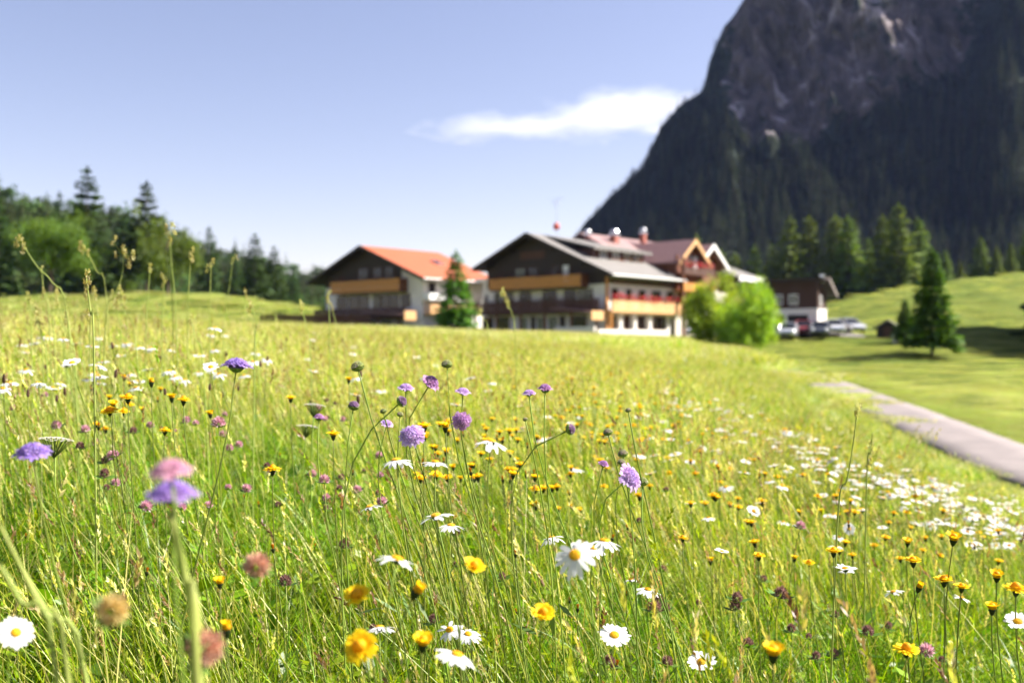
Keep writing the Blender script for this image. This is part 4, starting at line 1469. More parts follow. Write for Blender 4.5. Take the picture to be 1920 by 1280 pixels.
# the seeding stems stand in bunches, thickest on the left
lat = np.array([q for q in lat if noise.noise((q[0] * 1.7, q[1] * 1.7, 4.2)) + .55 * noise.noise((q[0] * 4.5, q[1] * 4.5, 1.2)) - .35 * max(0, q[0] / q[1]) + (.25 if q[1] > 2.6 else 0) > -.03])
turf_object("seed_grass", lat, C_nc, "thin seeding grass stems leaning left over the near meadow", rot_all=False)
lat = lattice(5.0, 24., .62, 1.0, keep=.95)
vg = np.array([(np.interp(y, _ly, _lx) + sg * (L_W + q), y) for y in np.arange(16, 66, .8) for sg in (-1, 1) for q in (.85, 1.5, 2.2)])
lat = np.concatenate([lat, vg + rng.uniform(-.2, .2, vg.shape) * [.4, 1.5]])
turf_object("meadow_grass", lat, C_mt, "pale flowering grass of the middle meadow")
lat = lattice(22., 108., 2.0, 2.5, keep=2.3)
fl_ = lattice(106., 205., 3.4, 3)
fu = fl_[:, 0] / fl_[:, 1]
lat = np.concatenate([lat, fl_[(fu > .28) | (fu < -.2)]])
lat = lat[~((lat[:, 0] > 19.5) & (lat[:, 0] < 37) & (lat[:, 1] > 97.0) & (lat[:, 1] < 105))]
turf_object("pasture_grass", lat, C_ft, "grass of the far meadow and the bank beyond the lane", (.9, 1.3))

# ------------------------------------------------------------------ flowers
M_petal = petal_mat("petals", .45)
M_disc = petal_mat("flower_discs", .1)
M_stem = leafy("stems", .3, .55, .01, .1, .25)
WHITE = (.80, .79, .80)
STEMC = (.22, .30, .05)


def strap(mb, a, r0, r1, w, elev, droop, col, twist=0., tipw=.55, base=(0, 0, 0)):
    """one petal: strap along azimuth a from radius r0 to r1, three cross rows and a rounded tip"""
    ca, sa = math.cos(a), math.sin(a)
    L = r1 - r0
    rows_ = []
    for f, wf in ((0, .45), (.35, .9), (.72, 1.0), (.95, tipw)):
        rr_ = r0 + L * f * math.cos(elev)
        z = L * f * math.sin(elev) - droop * L * f * f
        for sgn in (-1, 1):
            y = sgn * w * wf * .5
            rows_.append((base[0] + rr_ * ca - y * sa, base[1] + rr_ * sa + y * ca, base[2] + z + sgn * twist * w * .5))
    rows_.append((base[0] + (r0 + L * math.cos(elev)) * ca, base[1] + (r0 + L * math.cos(elev)) * sa, base[2] + L * math.sin(elev) - droop * L))
    mb.add(rows_, [(0, 1, 3, 2), (2, 3, 5, 4), (4, 5, 7, 6), (6, 7, 8)], col)


def dome(r, h, n=10, rings=4, col=(.8, .5, .02), z0=0.):
    mb = MB()
    prof = [(r * math.cos(i / rings * math.pi / 2), z0 + h * math.sin(i / rings * math.pi / 2)) for i in range(rings)] + [(r * .05, z0 + h * 1.0)]
    mb.lathe([(r * .6, z0 - h * .3)] + prof, n, col)
    return mb


def floret_disc(r, h, col, n=70):
    """flower disc of many tiny knobs on a low dome"""
    mb = dome(r, h, 10, 3, col)
    for k in range(n):
        rr_ = r * math.sqrt((k + .5) / n); a = k * 2.39996
        z = h * math.sqrt(max(0, 1 - (rr_ / r) ** 2))
        q = r * .085
        c = (rr_ * math.cos(a), rr_ * math.sin(a))
        mb.add([(c[0] - q, c[1], z), (c[0], c[1] - q, z), (c[0] + q, c[1], z), (c[0], c[1] + q, z), (c[0], c[1], z + q * 1.3)],
               [(0, 1, 4), (1, 2, 4), (2, 3, 4), (3, 0, 4)], jitter(col, .18))
    return mb


def green_cup(r, h, col=(.06, .10, .02), n=12):
    mb = MB()
    mb.lathe([(r * .18, -h), (r * .6, -h * .75), (r * .95, -h * .3), (r, 0), (r * .7, .0005)], 10, col)
    for k in range(n):
        strap(mb, k * 2 * math.pi / n, r * .6, r * 1.35, r * .4, .9, .2, jitter(col, .2), base=(0, 0, -h * .5))
    return mb


random.seed(5)
DAISY = []
for v_, (np_, el, dr, rad, miss) in enumerate([(20, .12, .12, .0235, 0), (18, .0, .35, .024, 0), (21, .3, .15, .0215, 0), (17, -.05, .5, .024, .15), (15, .05, .25, .023, .3)]):
    pet = MB(); singles = []
    for k in range(np_):
        if random.random() < miss:
            continue
        a = 2 * math.pi * (k + random.uniform(-.2, .2)) / np_
        args = (a, .0050, rad * random.uniform(.88, 1.05), .0062 * random.uniform(.85, 1.15), el + random.uniform(-.15, .15), dr * random.uniform(.4, 1.5), jitter(WHITE, .03), random.uniform(-.12, .12))
        strap(pet, *args)
        one = MB(); strap(one, *args); singles.append(one.mesh("petal", M_petal, True))
    cup = green_cup(.0062, .006, (.07, .11, .03), 12)
    DAISY.append((pet.mesh("petals", M_petal, True), floret_disc(.0068, .0035, (.72, .40, .012)).mesh("disc", M_disc), cup.mesh("bracts", M_stem), singles))

HAWK = []
for v_, (n1, el1, el2, rad) in enumerate([(22, .45, 1.0, .017), (20, .85, 1.25, .016), (24, .15, .7, .0175), (16, 1.25, 1.4, .013)]):
    pet = MB()
    for ring, (nn, el, f) in enumerate(((n1, el1, 1.0), (n1 - 4, (el1 + el2) / 2, .85), (n1 - 8, el2, .62))):
        for k in range(nn):
            a = 2 * math.pi * (k + random.uniform(-.3, .3)) / nn + ring
            strap(pet, a, .0018, rad * f * random.uniform(.85, 1.08), .0042, el + random.uniform(-.12, .12), .15, jitter((.92, .68 - .03 * ring, .010), .08), tipw=.85)
    dm = dome(rad * .42, rad * .5, 9, 3, (.80, .42, .006), z0=.001)
    off_ = len(pet.v); pet.v += dm.v; pet.c += dm.c; pet.f += [tuple(i + off_ for i in f_) for f_ in dm.f]
    HAWK.append((pet.mesh("florets", M_petal, True), green_cup(.0052, .012, (.030, .045, .014), 14).mesh("bracts", M_stem)))
bud = MB()
for k in range(16):
    strap(bud, k * .4, .0012, .013, .0034, 1.42, .0, jitter((.62, .24, .01), .15), tipw=.8)
HAWKBUD = (bud.mesh("florets", M_petal, True), green_cup(.0046, .012, (.035, .045, .014), 12).mesh("bracts", M_stem))


def scabious_mesh(r, h, cols, n=75, outer=18, fl=.0050):
    mb = dome(r * .62, h * .7, 10, 3, tuple(c * .55 for c in cols[0]))  # core dome darkened to paint the shade between florets
    for k in range(n):
        f = (k + .5) / n
        rr_ = r * .80 * math.sqrt(f); a = k * 2.39996
        z = h * math.sqrt(max(0, 1 - f * .92))
        nrm = Vector((math.cos(a) * rr_ / r * 1.2, math.sin(a) * rr_ / r * 1.2, .75)).normalized()
        c = Vector((rr_ * math.cos(a), rr_ * math.sin(a), z))
        col = jitter(random.choice(cols), .28)
        s1 = nrm.orthogonal().normalized(); s2 = nrm.cross(s1)
        ph = random.uniform(0, 1.5)
        for q in range(4):
            t_ = ph + q * math.pi / 2
            quad(mb, c, (s1 * math.cos(t_) + s2 * math.sin(t_) + nrm * .55).normalized(), nrm, fl * random.uniform(.8, 1.25), fl * .33, col)
    for k in range(outer):
        a = 2 * math.pi * (k + random.uniform(-.3, .3)) / outer
        col = jitter(random.choice(cols), .12)
        for da in (-.16, 0, .16):
            strap(mb, a + da, r * .55, r * random.uniform(1.05, 1.38), r * .2, .22 + random.uniform(-.2, .2), .35, col, random.uniform(-.2, .2), .8, (0, 0, h * .35))
    return mb


LILAC = [(.60, .42, .70), (.66, .48, .75), (.52, .34, .66)]
VIOLET = [(.34, .22, .62), (.42, .28, .66), (.36, .24, .56)]
MAGENTA = [(.54, .28, .54), (.60, .36, .60), (.46, .22, .48)]
PINK = [(.68, .36, .48), (.72, .44, .54), (.60, .30, .44)]
def scab_cup():
    return green_cup(.009, .006, (.18, .26, .06), 14).mesh("bracts", M_stem)
SCAB = {"lilac": (scabious_mesh(.0165, .009, LILAC).mesh("florets", M_petal), scab_cup()),
        "violet": (scabious_mesh(.0165, .010, VIOLET).mesh("florets", M_petal), scab_cup()),
        "magenta": (scabious_mesh(.0145, .012, MAGENTA, outer=14).mesh("florets", M_petal), scab_cup()),
        "pink": (scabious_mesh(.0165, .010, PINK).mesh("florets", M_petal), scab_cup()),
        "bud": (scabious_mesh(.0085, .007, [(.34, .20, .36), (.28, .18, .28)], 60, 0, .003).mesh("florets", M_petal), scab_cup()),
        "seed": (scabious_mesh(.0105, .009, [(.36, .44, .15), (.44, .46, .20), (.52, .42, .36)], 70, 0, .0036).mesh("florets", M_petal), green_cup(.0105, .005, (.18, .25, .06), 16).mesh("bracts", M_stem))}


def clover_mesh(cols, n=70, r=.0105, h=.012):
    mb = MB()
    for k in range(n):
        f = (k + .5) / n; z = 1 - 1.75 * f; a = k * 2.39996
        rr_ = math.sqrt(max(0, 1 - z * z))
        d = Vector((rr_ * math.cos(a), rr_ * math.sin(a), z + .35)).normalized()
        c = Vector((rr_ * math.cos(a) * r * .35, rr_ * math.sin(a) * r * .35, h * .5 + z * h * .3))
        quad(mb, c, d, rv(), r * random.uniform(.7, 1.0), r * .15, jitter(random.choice(cols), .2))
        quad(mb, c, d, rv(), r * random.uniform(.7, 1.0), r * .15, jitter(random.choice(cols), .2))
    return mb


CLOVER = {"pink": clover_mesh([(.66, .38, .46), (.74, .50, .55), (.52, .26, .33)]).mesh("flower_head", M_petal),
          "brown": clover_mesh([(.28, .15, .13), (.34, .20, .17), (.20, .10, .09)], r=.0085).mesh("flower_head", M_petal),
          "tan": clover_mesh([(.66, .40, .28), (.60, .32, .24), (.70, .46, .34)], n=90, r=.013, h=.017).mesh("flower_head", M_petal),
          "straw": clover_mesh([(.68, .54, .20), (.62, .46, .18), (.72, .58, .28)], n=90, r=.013, h=.017).mesh("flower_head", M_petal)}
tl = MB()
for q in range(3):
    a = q * 2.1
    for sgn in (-1, 1):
        quad(tl, Vector((0, 0, 0)), Vector((math.cos(a + sgn * .25), math.sin(a + sgn * .25), .3)).normalized(), Vector((0, 0, 1)), .018, .004, (.09, .18, .02))
TRIFOIL = tl.mesh("leaf", M_stem)
pl = MB()
pl.lathe([(.0012, 0), (.0032, .003), (.0036, .009), (.0026, .016), (.0008, .02)], 8, (.10, .055, .035))
for k in range(36):
    a = k * 2.4; z = .002 + .016 * k / 36
    quad(pl, Vector((.003 * math.cos(a), .003 * math.sin(a), z)), Vector((math.cos(a), math.sin(a), .4)).normalized(), rv(), .003, .0007, jitter((.22, .14, .09), .3))
PLANTAIN = pl.mesh("flower_spike", M_disc)
um = MB()
for k in range(46):
    rr_ = .026 * math.sqrt(k / 46); a = k * 2.4
    c = Vector((rr_ * math.cos(a), rr_ * math.sin(a), .010 - rr_ * rr_ * 6))
    um.tube([(0, 0, -.022), tuple(c)], .0005, 3, (.12, .18, .04))
    for q in range(5):
        quad(um, c, Vector((math.cos(q * 1.26), math.sin(q * 1.26), .25)).normalized(), Vector((0, 0, 1)), .0034, .0013, jitter((.72, .66, .62), .06))
UMBEL = um.mesh("umbel", M_petal)


def stem_mesh(B, H, n, r=.0012, col=STEMC, segs=8):
    """curved stem from the ground to the flower, in the plant's own coordinates"""
    L = (H - B).length
    p1 = B + Vector((0, 0, L * .5)) + (H - B) * .12
    p2 = H - n * L * .28
    pts_, rad_ = [], []
    for k in range(segs + 1):
        t_ = k / segs
        pts_.append(B * (1 - t_) ** 3 + p1 * 3 * t_ * (1 - t_) ** 2 + p2 * 3 * t_ * t_ * (1 - t_) + H * t_ ** 3)
        rad_.append(r * (1.15 - .35 * t_))
    mb = MB()
    mb.tube(pts_, rad_, 5, jitter(col, .15))
    return mb.mesh("stem", M_stem, True)


def plant(name, cat, label, group, H, n, base=None, r=.0012, col=STEMC, lean=.12):
    """empty at the plant's base with its stem; returns (empty, head position, head rotation)"""
    H = Vector(H); n = Vector(n).normalized()
    if base is None:
        h = H.z - float(gz(H.x, H.y))
        b = Vector((H.x + random.uniform(.0, 2 * lean) * h - n.x * .14 * h, H.y + random.uniform(-lean, lean) * h - n.y * .25 * h, 0))
    else:
        b = Vector((base[0], base[1], 0))
    b.z = float(gz(b.x, b.y)) - .02
    t_ = thing(name, label, cat, b, 0, group)
    hh = H - b
    link("stem", stem_mesh(Vector((0, 0, 0)), hh, n, r, col), t_)
    return t_, hh, n.to_track_quat('Z', 'Y').to_matrix().to_4x4() @ Matrix.Rotation(random.uniform(0, 6.28), 4, 'Z')


def put(name, me, t_, hh, rot, s=1.0, dz=0.):
    o = link(name, me, t_)
    o.matrix_local = Matrix.Translation(hh) @ rot @ Matrix.Translation((0, 0, dz)) @ Matrix.Scale(s, 4)
    return o


def world_pt(px, py, D):
    return ((px - 960) / F * D, D, (640 - py) / F * D)


def daisy(px, py, D, n, label, var=0, s=1.0, group="daisies", single=False, P=None):
    t_, hh, rot = plant("daisy", "daisy", label, group, P or world_pt(px, py, D), n, r=.0011)
    pet, disc, cup, singles = DAISY[var]
    if single:
        for me in singles:
            put("petal", me, t_, hh, rot, s)
    else:
        put("petals", pet, t_, hh, rot, s)
    put("disc", disc, t_, hh, rot, s, .0002)
    put("bracts", cup, t_, hh, rot, s)


def hawkbit(px, py, D, n, label, var=0, s=1.0, group="yellow hawkbits", P=None, bud=False):
    t_, hh, rot = plant("hawkbit", "flower", label, group, P or world_pt(px, py, D), n, r=.0012, col=(.16, .20, .04), lean=.05)
    a, b = HAWKBUD if bud else HAWK[var]
    put("florets", a, t_, hh, rot, s)
    put("bracts", b, t_, hh, rot, s)


def scabious(px, py, D, n, label, kind="lilac", s=1.0, group="scabious flowers", base=None):
    t_, hh, rot = plant("scabious", "flower", label, group, world_pt(px, py, D), n, base, r=.0013)
    a, b = SCAB[kind]
    put("florets", a, t_, hh, rot, s)
    put("bracts", b, t_, hh, rot, s)
    if random.random() < .7:
        lf = MB(); k = random.uniform(.35, .6)
        quad(lf, hh * k, (rv() + Vector((0, 0, .6))).normalized(), rv(), .06, .004, (.09, .16, .03))
        lf.build("leaf", M_stem, t_)


def clover(px, py, D, n, label, kind="pink", s=1.0, group="clover heads", P=None):
    t_, hh, rot = plant("clover", "clover", label, group, P or world_pt(px, py, D), n, r=.0009)
    put("flower_head", CLOVER[kind], t_, hh, rot, s)
    put("leaf", TRIFOIL, t_, hh, rot, s * 1.3, -.002)


UPN = (0, 0, 1)
def tilt(a=.2):
    return (random.uniform(-a, a), random.uniform(-a, a) - .05, 1)
random.seed(31)
# scabious
scabious(443, 690, 1.32, (.05, .1, 1), "dark violet scabious on a tall straight stem standing alone at left", "violet", 1.05, base=(-.475, 1.32))
scabious(806, 720, 1.50, (.55, -.35, .6), "lilac scabious tilted right on a strongly curved stem", "magenta", .88)
scabious(761, 729, 1.58, (.1, -.2, 1), "small lilac scabious left of the one on a curved stem", "lilac", .70)
scabious(868, 736, 1.62, (.15, -.2, 1), "small lilac scabious just above the round magenta head", "lilac", .66)
scabious(992, 739, 1.62, (-.05, -.1, 1), "left one of two small lilac scabious side by side", "lilac", .62)
scabious(1022, 732, 1.58, (.05, -.1, 1), "right one of two small lilac scabious side by side", "magenta", .72)
scabious(865, 789, 1.50, (.1, -.95, .25), "round magenta scabious facing the viewer", "magenta", .85)
scabious(773, 818, 1.45, (-.1, -.75, .7), "large pale lilac scabious turned to the viewer in the centre", "lilac", 1.0)
scabious(1179, 896, 1.42, (.6, -.55, .45), "large lilac scabious leaning right above the daisies", "lilac", 1.05)
scabious(1131, 872, 1.48, (.3, -.2, .9), "purple bud just left of the large leaning scabious", "magenta", .5)
scabious(1068, 805, 1.52, (.8, -.2, .25), "small purple bud on an arching stem at centre right", "bud", 1.0)
scabious(752, 753, 1.52, (.7, -.2, .5), "dark bud on an arching stem above the large pale scabious", "bud", 1.0)
scabious(663, 762, 1.62, (.2, -.1, 1), "small dusky pink bud left of the scabious group", "bud", 1.05)
scabious(725, 795, 1.75, (.3, -.3, .8), "small lilac flower left above the large pale scabious", "lilac", .6)
scabious(598, 785, 1.75, (.1, 0, 1), "small pink scabious head apart at centre left", "magenta", .62)
scabious(62, 852, 1.05, (.05, -.3, 1), "blue violet scabious near the left frame edge", "violet", .95)
scabious(323, 932, .66, (.05, -.15, 1), "blurred violet scabious, lower of the two close to the lens", "violet", .85, base=(-.17, .66))
scabious(320, 888, .64, (-.05, -.2, 1), "blurred pink scabious, upper of the two close to the lens", "pink", .72, base=(-.175, .66))
for px, py, lab, k in ((671, 690, "green scabious seed head on a tall stem left of centre", .95), (838, 685, "pinkish green scabious head highest in the centre", .8), (719, 712 + 60, "small green seed head behind the curved scabious stem", .5),
                       (1140, 812, "green seed head under a pale blurred flower", .75), (1168, 852, "flat green seed head below the arching bud", .75), (1205, 905, "brownish seed head left of the large leaning scabious", .8),
                       (1178, 770, "tiny green seed head at centre right", .45), (750, 818 - 40, "green seed head behind the large pale scabious", .5), (985, 787, "tiny green seed head right of the magenta head", .4), (1165, 868, "drying seed head with bracts under the arching bud", .6)):
    scabious(px, py, random.uniform(1.45, 1.65), (random.uniform(-.25, .25), -.1, 1), lab, "seed", k, group="scabious seed heads")

# daisies that can be told apart
NEAR = "near daisies"
for px, py, D, n, var, s, single, lab in (
    (743, 863, 1.38, (-.1, .12, 1), 3, 1.0, 1, "white daisy seen edge-on left below the large pale scabious"),
    (816, 866, 1.52, (.05, .05, 1), 1, .9, 1, "white daisy seen edge-on right below the large pale scabious"),
    (920, 828, 1.30, (.12, .18, 1), 3, 1.0, 1, "daisy seen from below with drooping petals above the yellow cluster"),
    (693, 950, 1.55, (-.3, .1, 1), 4, .9, 1, "edge-on daisy tilted left, lowest left of the centre daisies"),
    (817, 967, 1.36, (-.25, .05, 1), 4, 1.05, 1, "daisy with gaps between its petals above another edge-on daisy"),
    (846, 985, 1.50, (.08, .02, 1), 1, .88, 1, "edge-on daisy just below the gappy-petalled daisy"),
    (745, 1048, 1.02, (.28, .05, 1), 4, .95, 1, "slightly blurred daisy tilted right beside a straw-coloured grass stem"),
    (1034, 1008, 1.70, (-.25, .35, .9), 3, .95, 1, "daisy showing its back left of the daisy trio"),
    (1133, 1014, 1.32, (.1, .1, 1), 3, 1.0, 1, "topmost daisy of the overlapping trio"),
    (1112, 1027, 1.42, (.1, -.2, 1), 1, .85, 1, "middle daisy of the overlapping trio"),
    (1078, 1040, 1.06, (-.12, -.75, .6), 3, .98, 1, "blurred daisy facing the viewer, lowest of the overlapping trio"),
    (1152, 1190, 1.36, (.05, -.45, .9), 0, 1.0, 1, "open daisy with full petals and yellow eye at bottom centre"),
    (712, 1176, 1.28, (-.05, .4, .9), 1, .85, 1, "daisy showing its grey back at the bottom left of centre"),
    (843, 1180, 1.42, (-.2, -.35, .9), 4, .92, 1, "left daisy of a touching pair at the bottom"),
    (878, 1188, 1.45, (.15, -.25, .95), 1, .85, 1, "right daisy of a touching pair at the bottom"),
    (857, 1227, .98, (.32, .0, .95), 1, .9, 1, "blurred edge-on daisy below the touching pair"),
    (1183, 1086, 1.9, (-.2, .1, 1), 4, .8, 1, "small daisy left of an edge-on daisy at centre right"),
    (1215, 1105, 1.65, (.12, -.05, 1), 1, .9, 1, "edge-on daisy beside the brown clover heads"),
    (1316, 1240, 1.42, (-.05, -.4, .9), 2, 1.0, 1, "open daisy beside the large yellow hawkbit at the bottom"),
    (30, 1185, .95, (.5, -.55, .65), 0, .75, 1, "blurred daisy facing the viewer at the bottom left corner"),
    (1908, 1165, 1.5, (-.1, -.4, .9), 2, 1.0, 1, "daisy cut by the right frame edge"),
    (1585, 1066, 1.75, (.02, 0, 1), 2, 1.0, 1, "edge-on daisy directly under a yellow hawkbit at right"),
    (1413, 958, 2.6, (.2, -.6, .7), 2, .9, 0, "small daisy facing right above the bent grass stems"),
    (1592, 991, 2.8, (.05, -.9, .4), 0, .8, 0, "small daisy facing the viewer behind a grass ear at right"),
    (1468, 978, 2.9, (0, -.1, 1), 1, .8, 0, "small edge-on daisy alone left of the facing one"),
    (1675, 1109, 2.0, (-.3, .1, 1), 4, .9, 0, "tilted daisy beside a yellow hawkbit at right"),
    (1803, 1120, 2.0, (.3, 0, 1), 4, .8, 0, "tilted daisy below the pair of yellow hawkbits at right"),
    (1568, 1024, 2.2, (0, -.1, 1), 1, .7, 0, "daisy touching the top of a yellow hawkbit at right"),
    (395, 688, 2.2, (.1, -.5, .85), 2, .9, 0, "daisy with visible yellow eye left of the violet scabious"),
    (135, 680, 2.1, (0, -.4, .9), 2, .95, 0, "daisy with visible yellow eye at far left"),
    (403, 615, 3.0, (.1, 0, 1), 1, 1.0, 0, "highest daisy at left, edge-on against the crest")):
    daisy(px, py, D, n, lab, var, s, NEAR, bool(single))

# yellow hawkbits that can be told apart
for px, py, D, n, var, s, lab in (
    (670, 1118, 1.02, (-.1, -.5, .8), 0, .95, "blurred yellow hawkbit left of centre near the bottom"),
    (675, 1212, .95, (0, -.7, .5), 2, 1.0, "blurred star-shaped yellow flower at the bottom left of centre"),
    (793, 1205, 1.0, (.1, -.25, 1), 1, .95, "blurred cupped yellow hawkbit at the bottom beside the star-shaped one"),
    (888, 1062, 1.05, (.3, -.4, .8), 0, .8, "yellow hawkbit tilted right left of the daisy trio"),
    (1018, 1150, 1.12, (.1, -.5, .8), 0, .9, "yellow hawkbit on a pale stem in the bottom middle"),
    (1450, 1224, 1.02, (0, -.15, 1), 1, 1.05, "largest cupped yellow hawkbit at the bottom right"),
    (1700, 1217, 1.38, (0, -.2, 1), 2, 1.05, "wide open yellow hawkbit at the bottom right"),
    (1770, 1088, 1.62, (-.05, -.1, 1), 0, 1.0, "taller hawkbit of the touching yellow pair at right"),
    (1803, 1101, 1.66, (.05, -.1, 1), 0, .85, "lower hawkbit of the touching yellow pair at right"),
    (1712, 1052, 1.66, (-.05, -.1, 1), 0, .95, "yellow hawkbit left of the touching pair"),
    (1724, 1100, 1.70, (.2, -.3, .9), 3, 1.0, "half-closed hawkbit under the one left of the touching pair"),
    (1869, 1080, 1.6, (-.1, -.3, .9), 1, 1.0, "upright cupped hawkbit near the right edge"),
    (1905, 1103, 1.5, (0, -.1, 1), 2, 1.1, "wide flat hawkbit at the right edge"),
    (1860, 1140, 1.55, (0, -.1, 1), 1, 1.0, "lowest cupped hawkbit near the right edge"),
    (1563, 1034, 1.72, (0, -.1, 1), 0, .9, "yellow hawkbit directly above an edge-on daisy"),
    (1788, 1010, 1.6, (0, -.3, .9), 1, 1.1, "highest hawkbit at right on a dark stem"),
    (1702, 1016, 2.2, (0, -.2, 1), 1, 1.0, "small hawkbit above left of the touching pair"),
    (782, 1107, 1.0, (.5, -.2, .8), 3, 1.0, "orange half-closed hawkbit beside a daisy at lower left"),
    (425, 1178, .95, (0, -.1, 1), 3, .85, "closed orange bud low at left"),
    (412, 1092, 1.2, (0, -.1, 1), 1, .7, "small yellow hawkbit low at left"),
    (205, 770, 1.9, (0, -.3, .9), 2, 1.0, "left one of the yellow hawkbit cluster at left"),
    (240, 746, 1.9, (0, 0, 1), 2, 1.0, "flat-topped hawkbit above the left cluster"),
    (212, 758, 1.95, (.2, -.3, .9), 1, .8, "upper one of the yellow hawkbit cluster at left"),
    (344, 750, 1.95, (0, 0, 1), 2, .95, "right flat-topped hawkbit of the left meadow"),
    (322, 745, 2.0, (0, 0, 1), 1, .9, "orange hawkbit in the small upright group at left"),
    (284, 716, 2.1, (0, 0, 1), 3, 1.0, "topmost orange bud of the left meadow"),
    (545, 747, 2.3, (0, 0, 1), 0, .9, "lone yellow hawkbit right of the tall violet scabious"),
    (625, 815, 2.0, (0, 0, 1), 0, 1.0, "lone yellow hawkbit left of the centre group"),
    (511, 880, 1.8, (0, 0, 1), 2, 1.0, "yellow hawkbit low in the left half"),
    (654, 712, 2.6, (0, 0, 1), 1, .9, "yellow hawkbit beside the green seed head stem"),
    (795, 800, 1.7, (0, 0, 1), 0, .95, "yellow hawkbit right of the large pale scabious"),
    (835, 800, 1.65, (0, -.1, 1), 1, .9, "cupped hawkbit under the round magenta head")):
    hawkbit(px, py, D, n, lab, var, s, "near hawkbits")

# clover heads that can be told apart
for px, py, D, n, k, s, lab in (
    (478, 1075, .88, (.3, -.2, .9), "tan", .85, "blurred pinkish tan clover head at lower left"),
    (200, 1156, .72, (.6, -.2, .7), "straw", .85, "blurred straw-yellow clover head leaning right at lower left"),
    (370, 1226, .70, (.6, -.3, .6), "tan", .95, "large blurred tan clover head close to the lens"),
    (1236, 1130, 1.7, (0, 0, 1), "brown", 1.0, "upper dark clover head beside the edge-on daisy"),
    (1228, 1146, 1.65, (0, 0, 1), "brown", 1.2, "lower left dark clover head beside the edge-on daisy"),
    (1247, 1146, 1.68, (0, 0, 1), "brown", 1.0, "lower right dark clover head beside the edge-on daisy"),
    (1382, 1127, 1.7, (0, 0, 1), "brown", 1.1, "upper brown clover head of two on one line at lower right"),
    (1378, 1143, 1.7, (0, 0, 1), "brown", 1.1, "lower brown clover head of two on one line at lower right"),
    (1462, 1120, 1.7, (.2, -.1, 1), "brown", 1.3, "wide brown clover head right of the two on one line"),
    (1627, 1190, 1.6, (0, 0, 1), "brown", 1.1, "dark round clover head above the wide open hawkbit"),
    (1735, 1226, 1.45, (.2, -.2, 1), "pink", 1.0, "pale pink clover head right of the wide open hawkbit"),
    (1500, 990, 2.2, (.2, -.2, 1), "pink", 1.0, "pink clover head below the small facing daisies"),
    (535, 1097, 1.5, (0, 0, 1), "brown", 1.1, "dark clover head between leaning stems at lower left"),
    (410, 800, 1.95, (0, 0, 1), "pink", 1.2, "pink clover head below the tall violet scabious"),
    (608, 905, 1.6, (0, 0, 1), "pink", .8, "small pink clover head at the lower middle left")):
    clover(px, py, D, n, lab, k, s, "near clover")

# scattered flowers: on the ground where the sight line meets their height
def scatter_px(n, box, hrange, dens=None, y1=60):
    out = []
    tries = 0
    while len(out) < n and tries < n * 30:
        tries += 1
        px, py = random.uniform(box[0], box[2]), random.uniform(box[1], box[3])
        if dens and random.random() > dens(px, py):
            continue
        h = random.uniform(*hrange)
        q = hit(px, py, h, .9, y1)
        if q is None or lane_d(q[0], q[1]) < L_W + .4:
            continue
        out.append((px, py, (float(q[0]), float(q[1]), float((640 - py) / F * q[1]))))
    return out


line = lambda x: 735 + (x - 1280) * .36
for px, py, P in scatter_px(135, (1240, 700, 1925, 1010), (.28, .42), lambda x, y: max(0, 1 - abs(y - line(x) - 22) / 48) * (.45 if x < 1450 else .7 if x < 1680 else 1)):
    daisy(px, py, 0, tilt(.3), "white daisy in the dense drift along the shoulder above the lane", random.choice((0, 1, 2, 2)), random.uniform(.85, 1.1), "daisies of the drift above the lane", P=P)
for px, py, P in scatter_px(62, (950, 740, 1640, 965), (.28, .42), lambda x, y: max(0, 1 - abs(y - (790 + (x - 1100) * .25)) / 110)):
    daisy(px, py, 0, tilt(.3), "white daisy dotted among the hawkbits of the middle meadow", random.choice((0, 1, 2, 2)), random.uniform(.8, 1.05), "daisies among the middle hawkbits", P=P)
for px, py, P in scatter_px(52, (0, 622, 600, 730), (.38, .52), lambda x, y: 1 if x < 260 else .6):
    daisy(px, py, 0, tilt(.25), "white daisy among the tall pale grass of the left meadow", random.choice((0, 1, 1, 3)), random.uniform(.85, 1.1), "daisies of the left meadow", P=P)
for px, py, P in scatter_px(14, (560, 640, 960, 760), (.38, .5)):
    daisy(px, py, 0, tilt(.25), "small pale daisy in the grass below the two houses", random.choice((0, 1, 1, 3)), random.uniform(.85, 1.1), "daisies below the houses", P=P)
for px, py, P in scatter_px(12, (1250, 930, 1700, 1080), (.3, .42)):
    daisy(px, py, 0, tilt(.3), "small white daisy among bent grass stems at lower right", random.choice((0, 1, 2)), random.uniform(.6, .8), "daisies at lower right", P=P)

for px, py, P in scatter_px(84, (1040, 690, 1300, 830), (.33, .45)):
    hawkbit(px, py, 0, tilt(.2), "yellow hawkbit in the loose patch right of the scabious", random.choice((0, 1, 1, 2)), random.uniform(.7, .95), "hawkbits right of the scabious", P)
for px, py, P in scatter_px(60, (770, 785, 1010, 900), (.36, .46)):
    bd = random.random() < .2
    hawkbit(px, py, 0, tilt(.2), "closed orange hawkbit bud in the dense yellow cluster at the centre" if bd else "open yellow hawkbit in the dense cluster at the centre", random.choice((0, 1, 1, 0)), random.uniform(.75, 1.0), "hawkbit buds of the centre cluster" if bd else "hawkbits of the centre cluster", P, bud=bd)
for px, py, P in scatter_px(18, (170, 700, 400, 830), (.36, .48)):
    bd = random.random() < .25
    hawkbit(px, py, 0, tilt(.2), "closed orange hawkbit bud among the left meadow cluster" if bd else "open yellow hawkbit in the left meadow cluster", random.choice((0, 1, 2)), random.uniform(.75, 1.0), "hawkbit buds of the left meadow" if bd else "hawkbits of the left meadow", P, bud=bd)
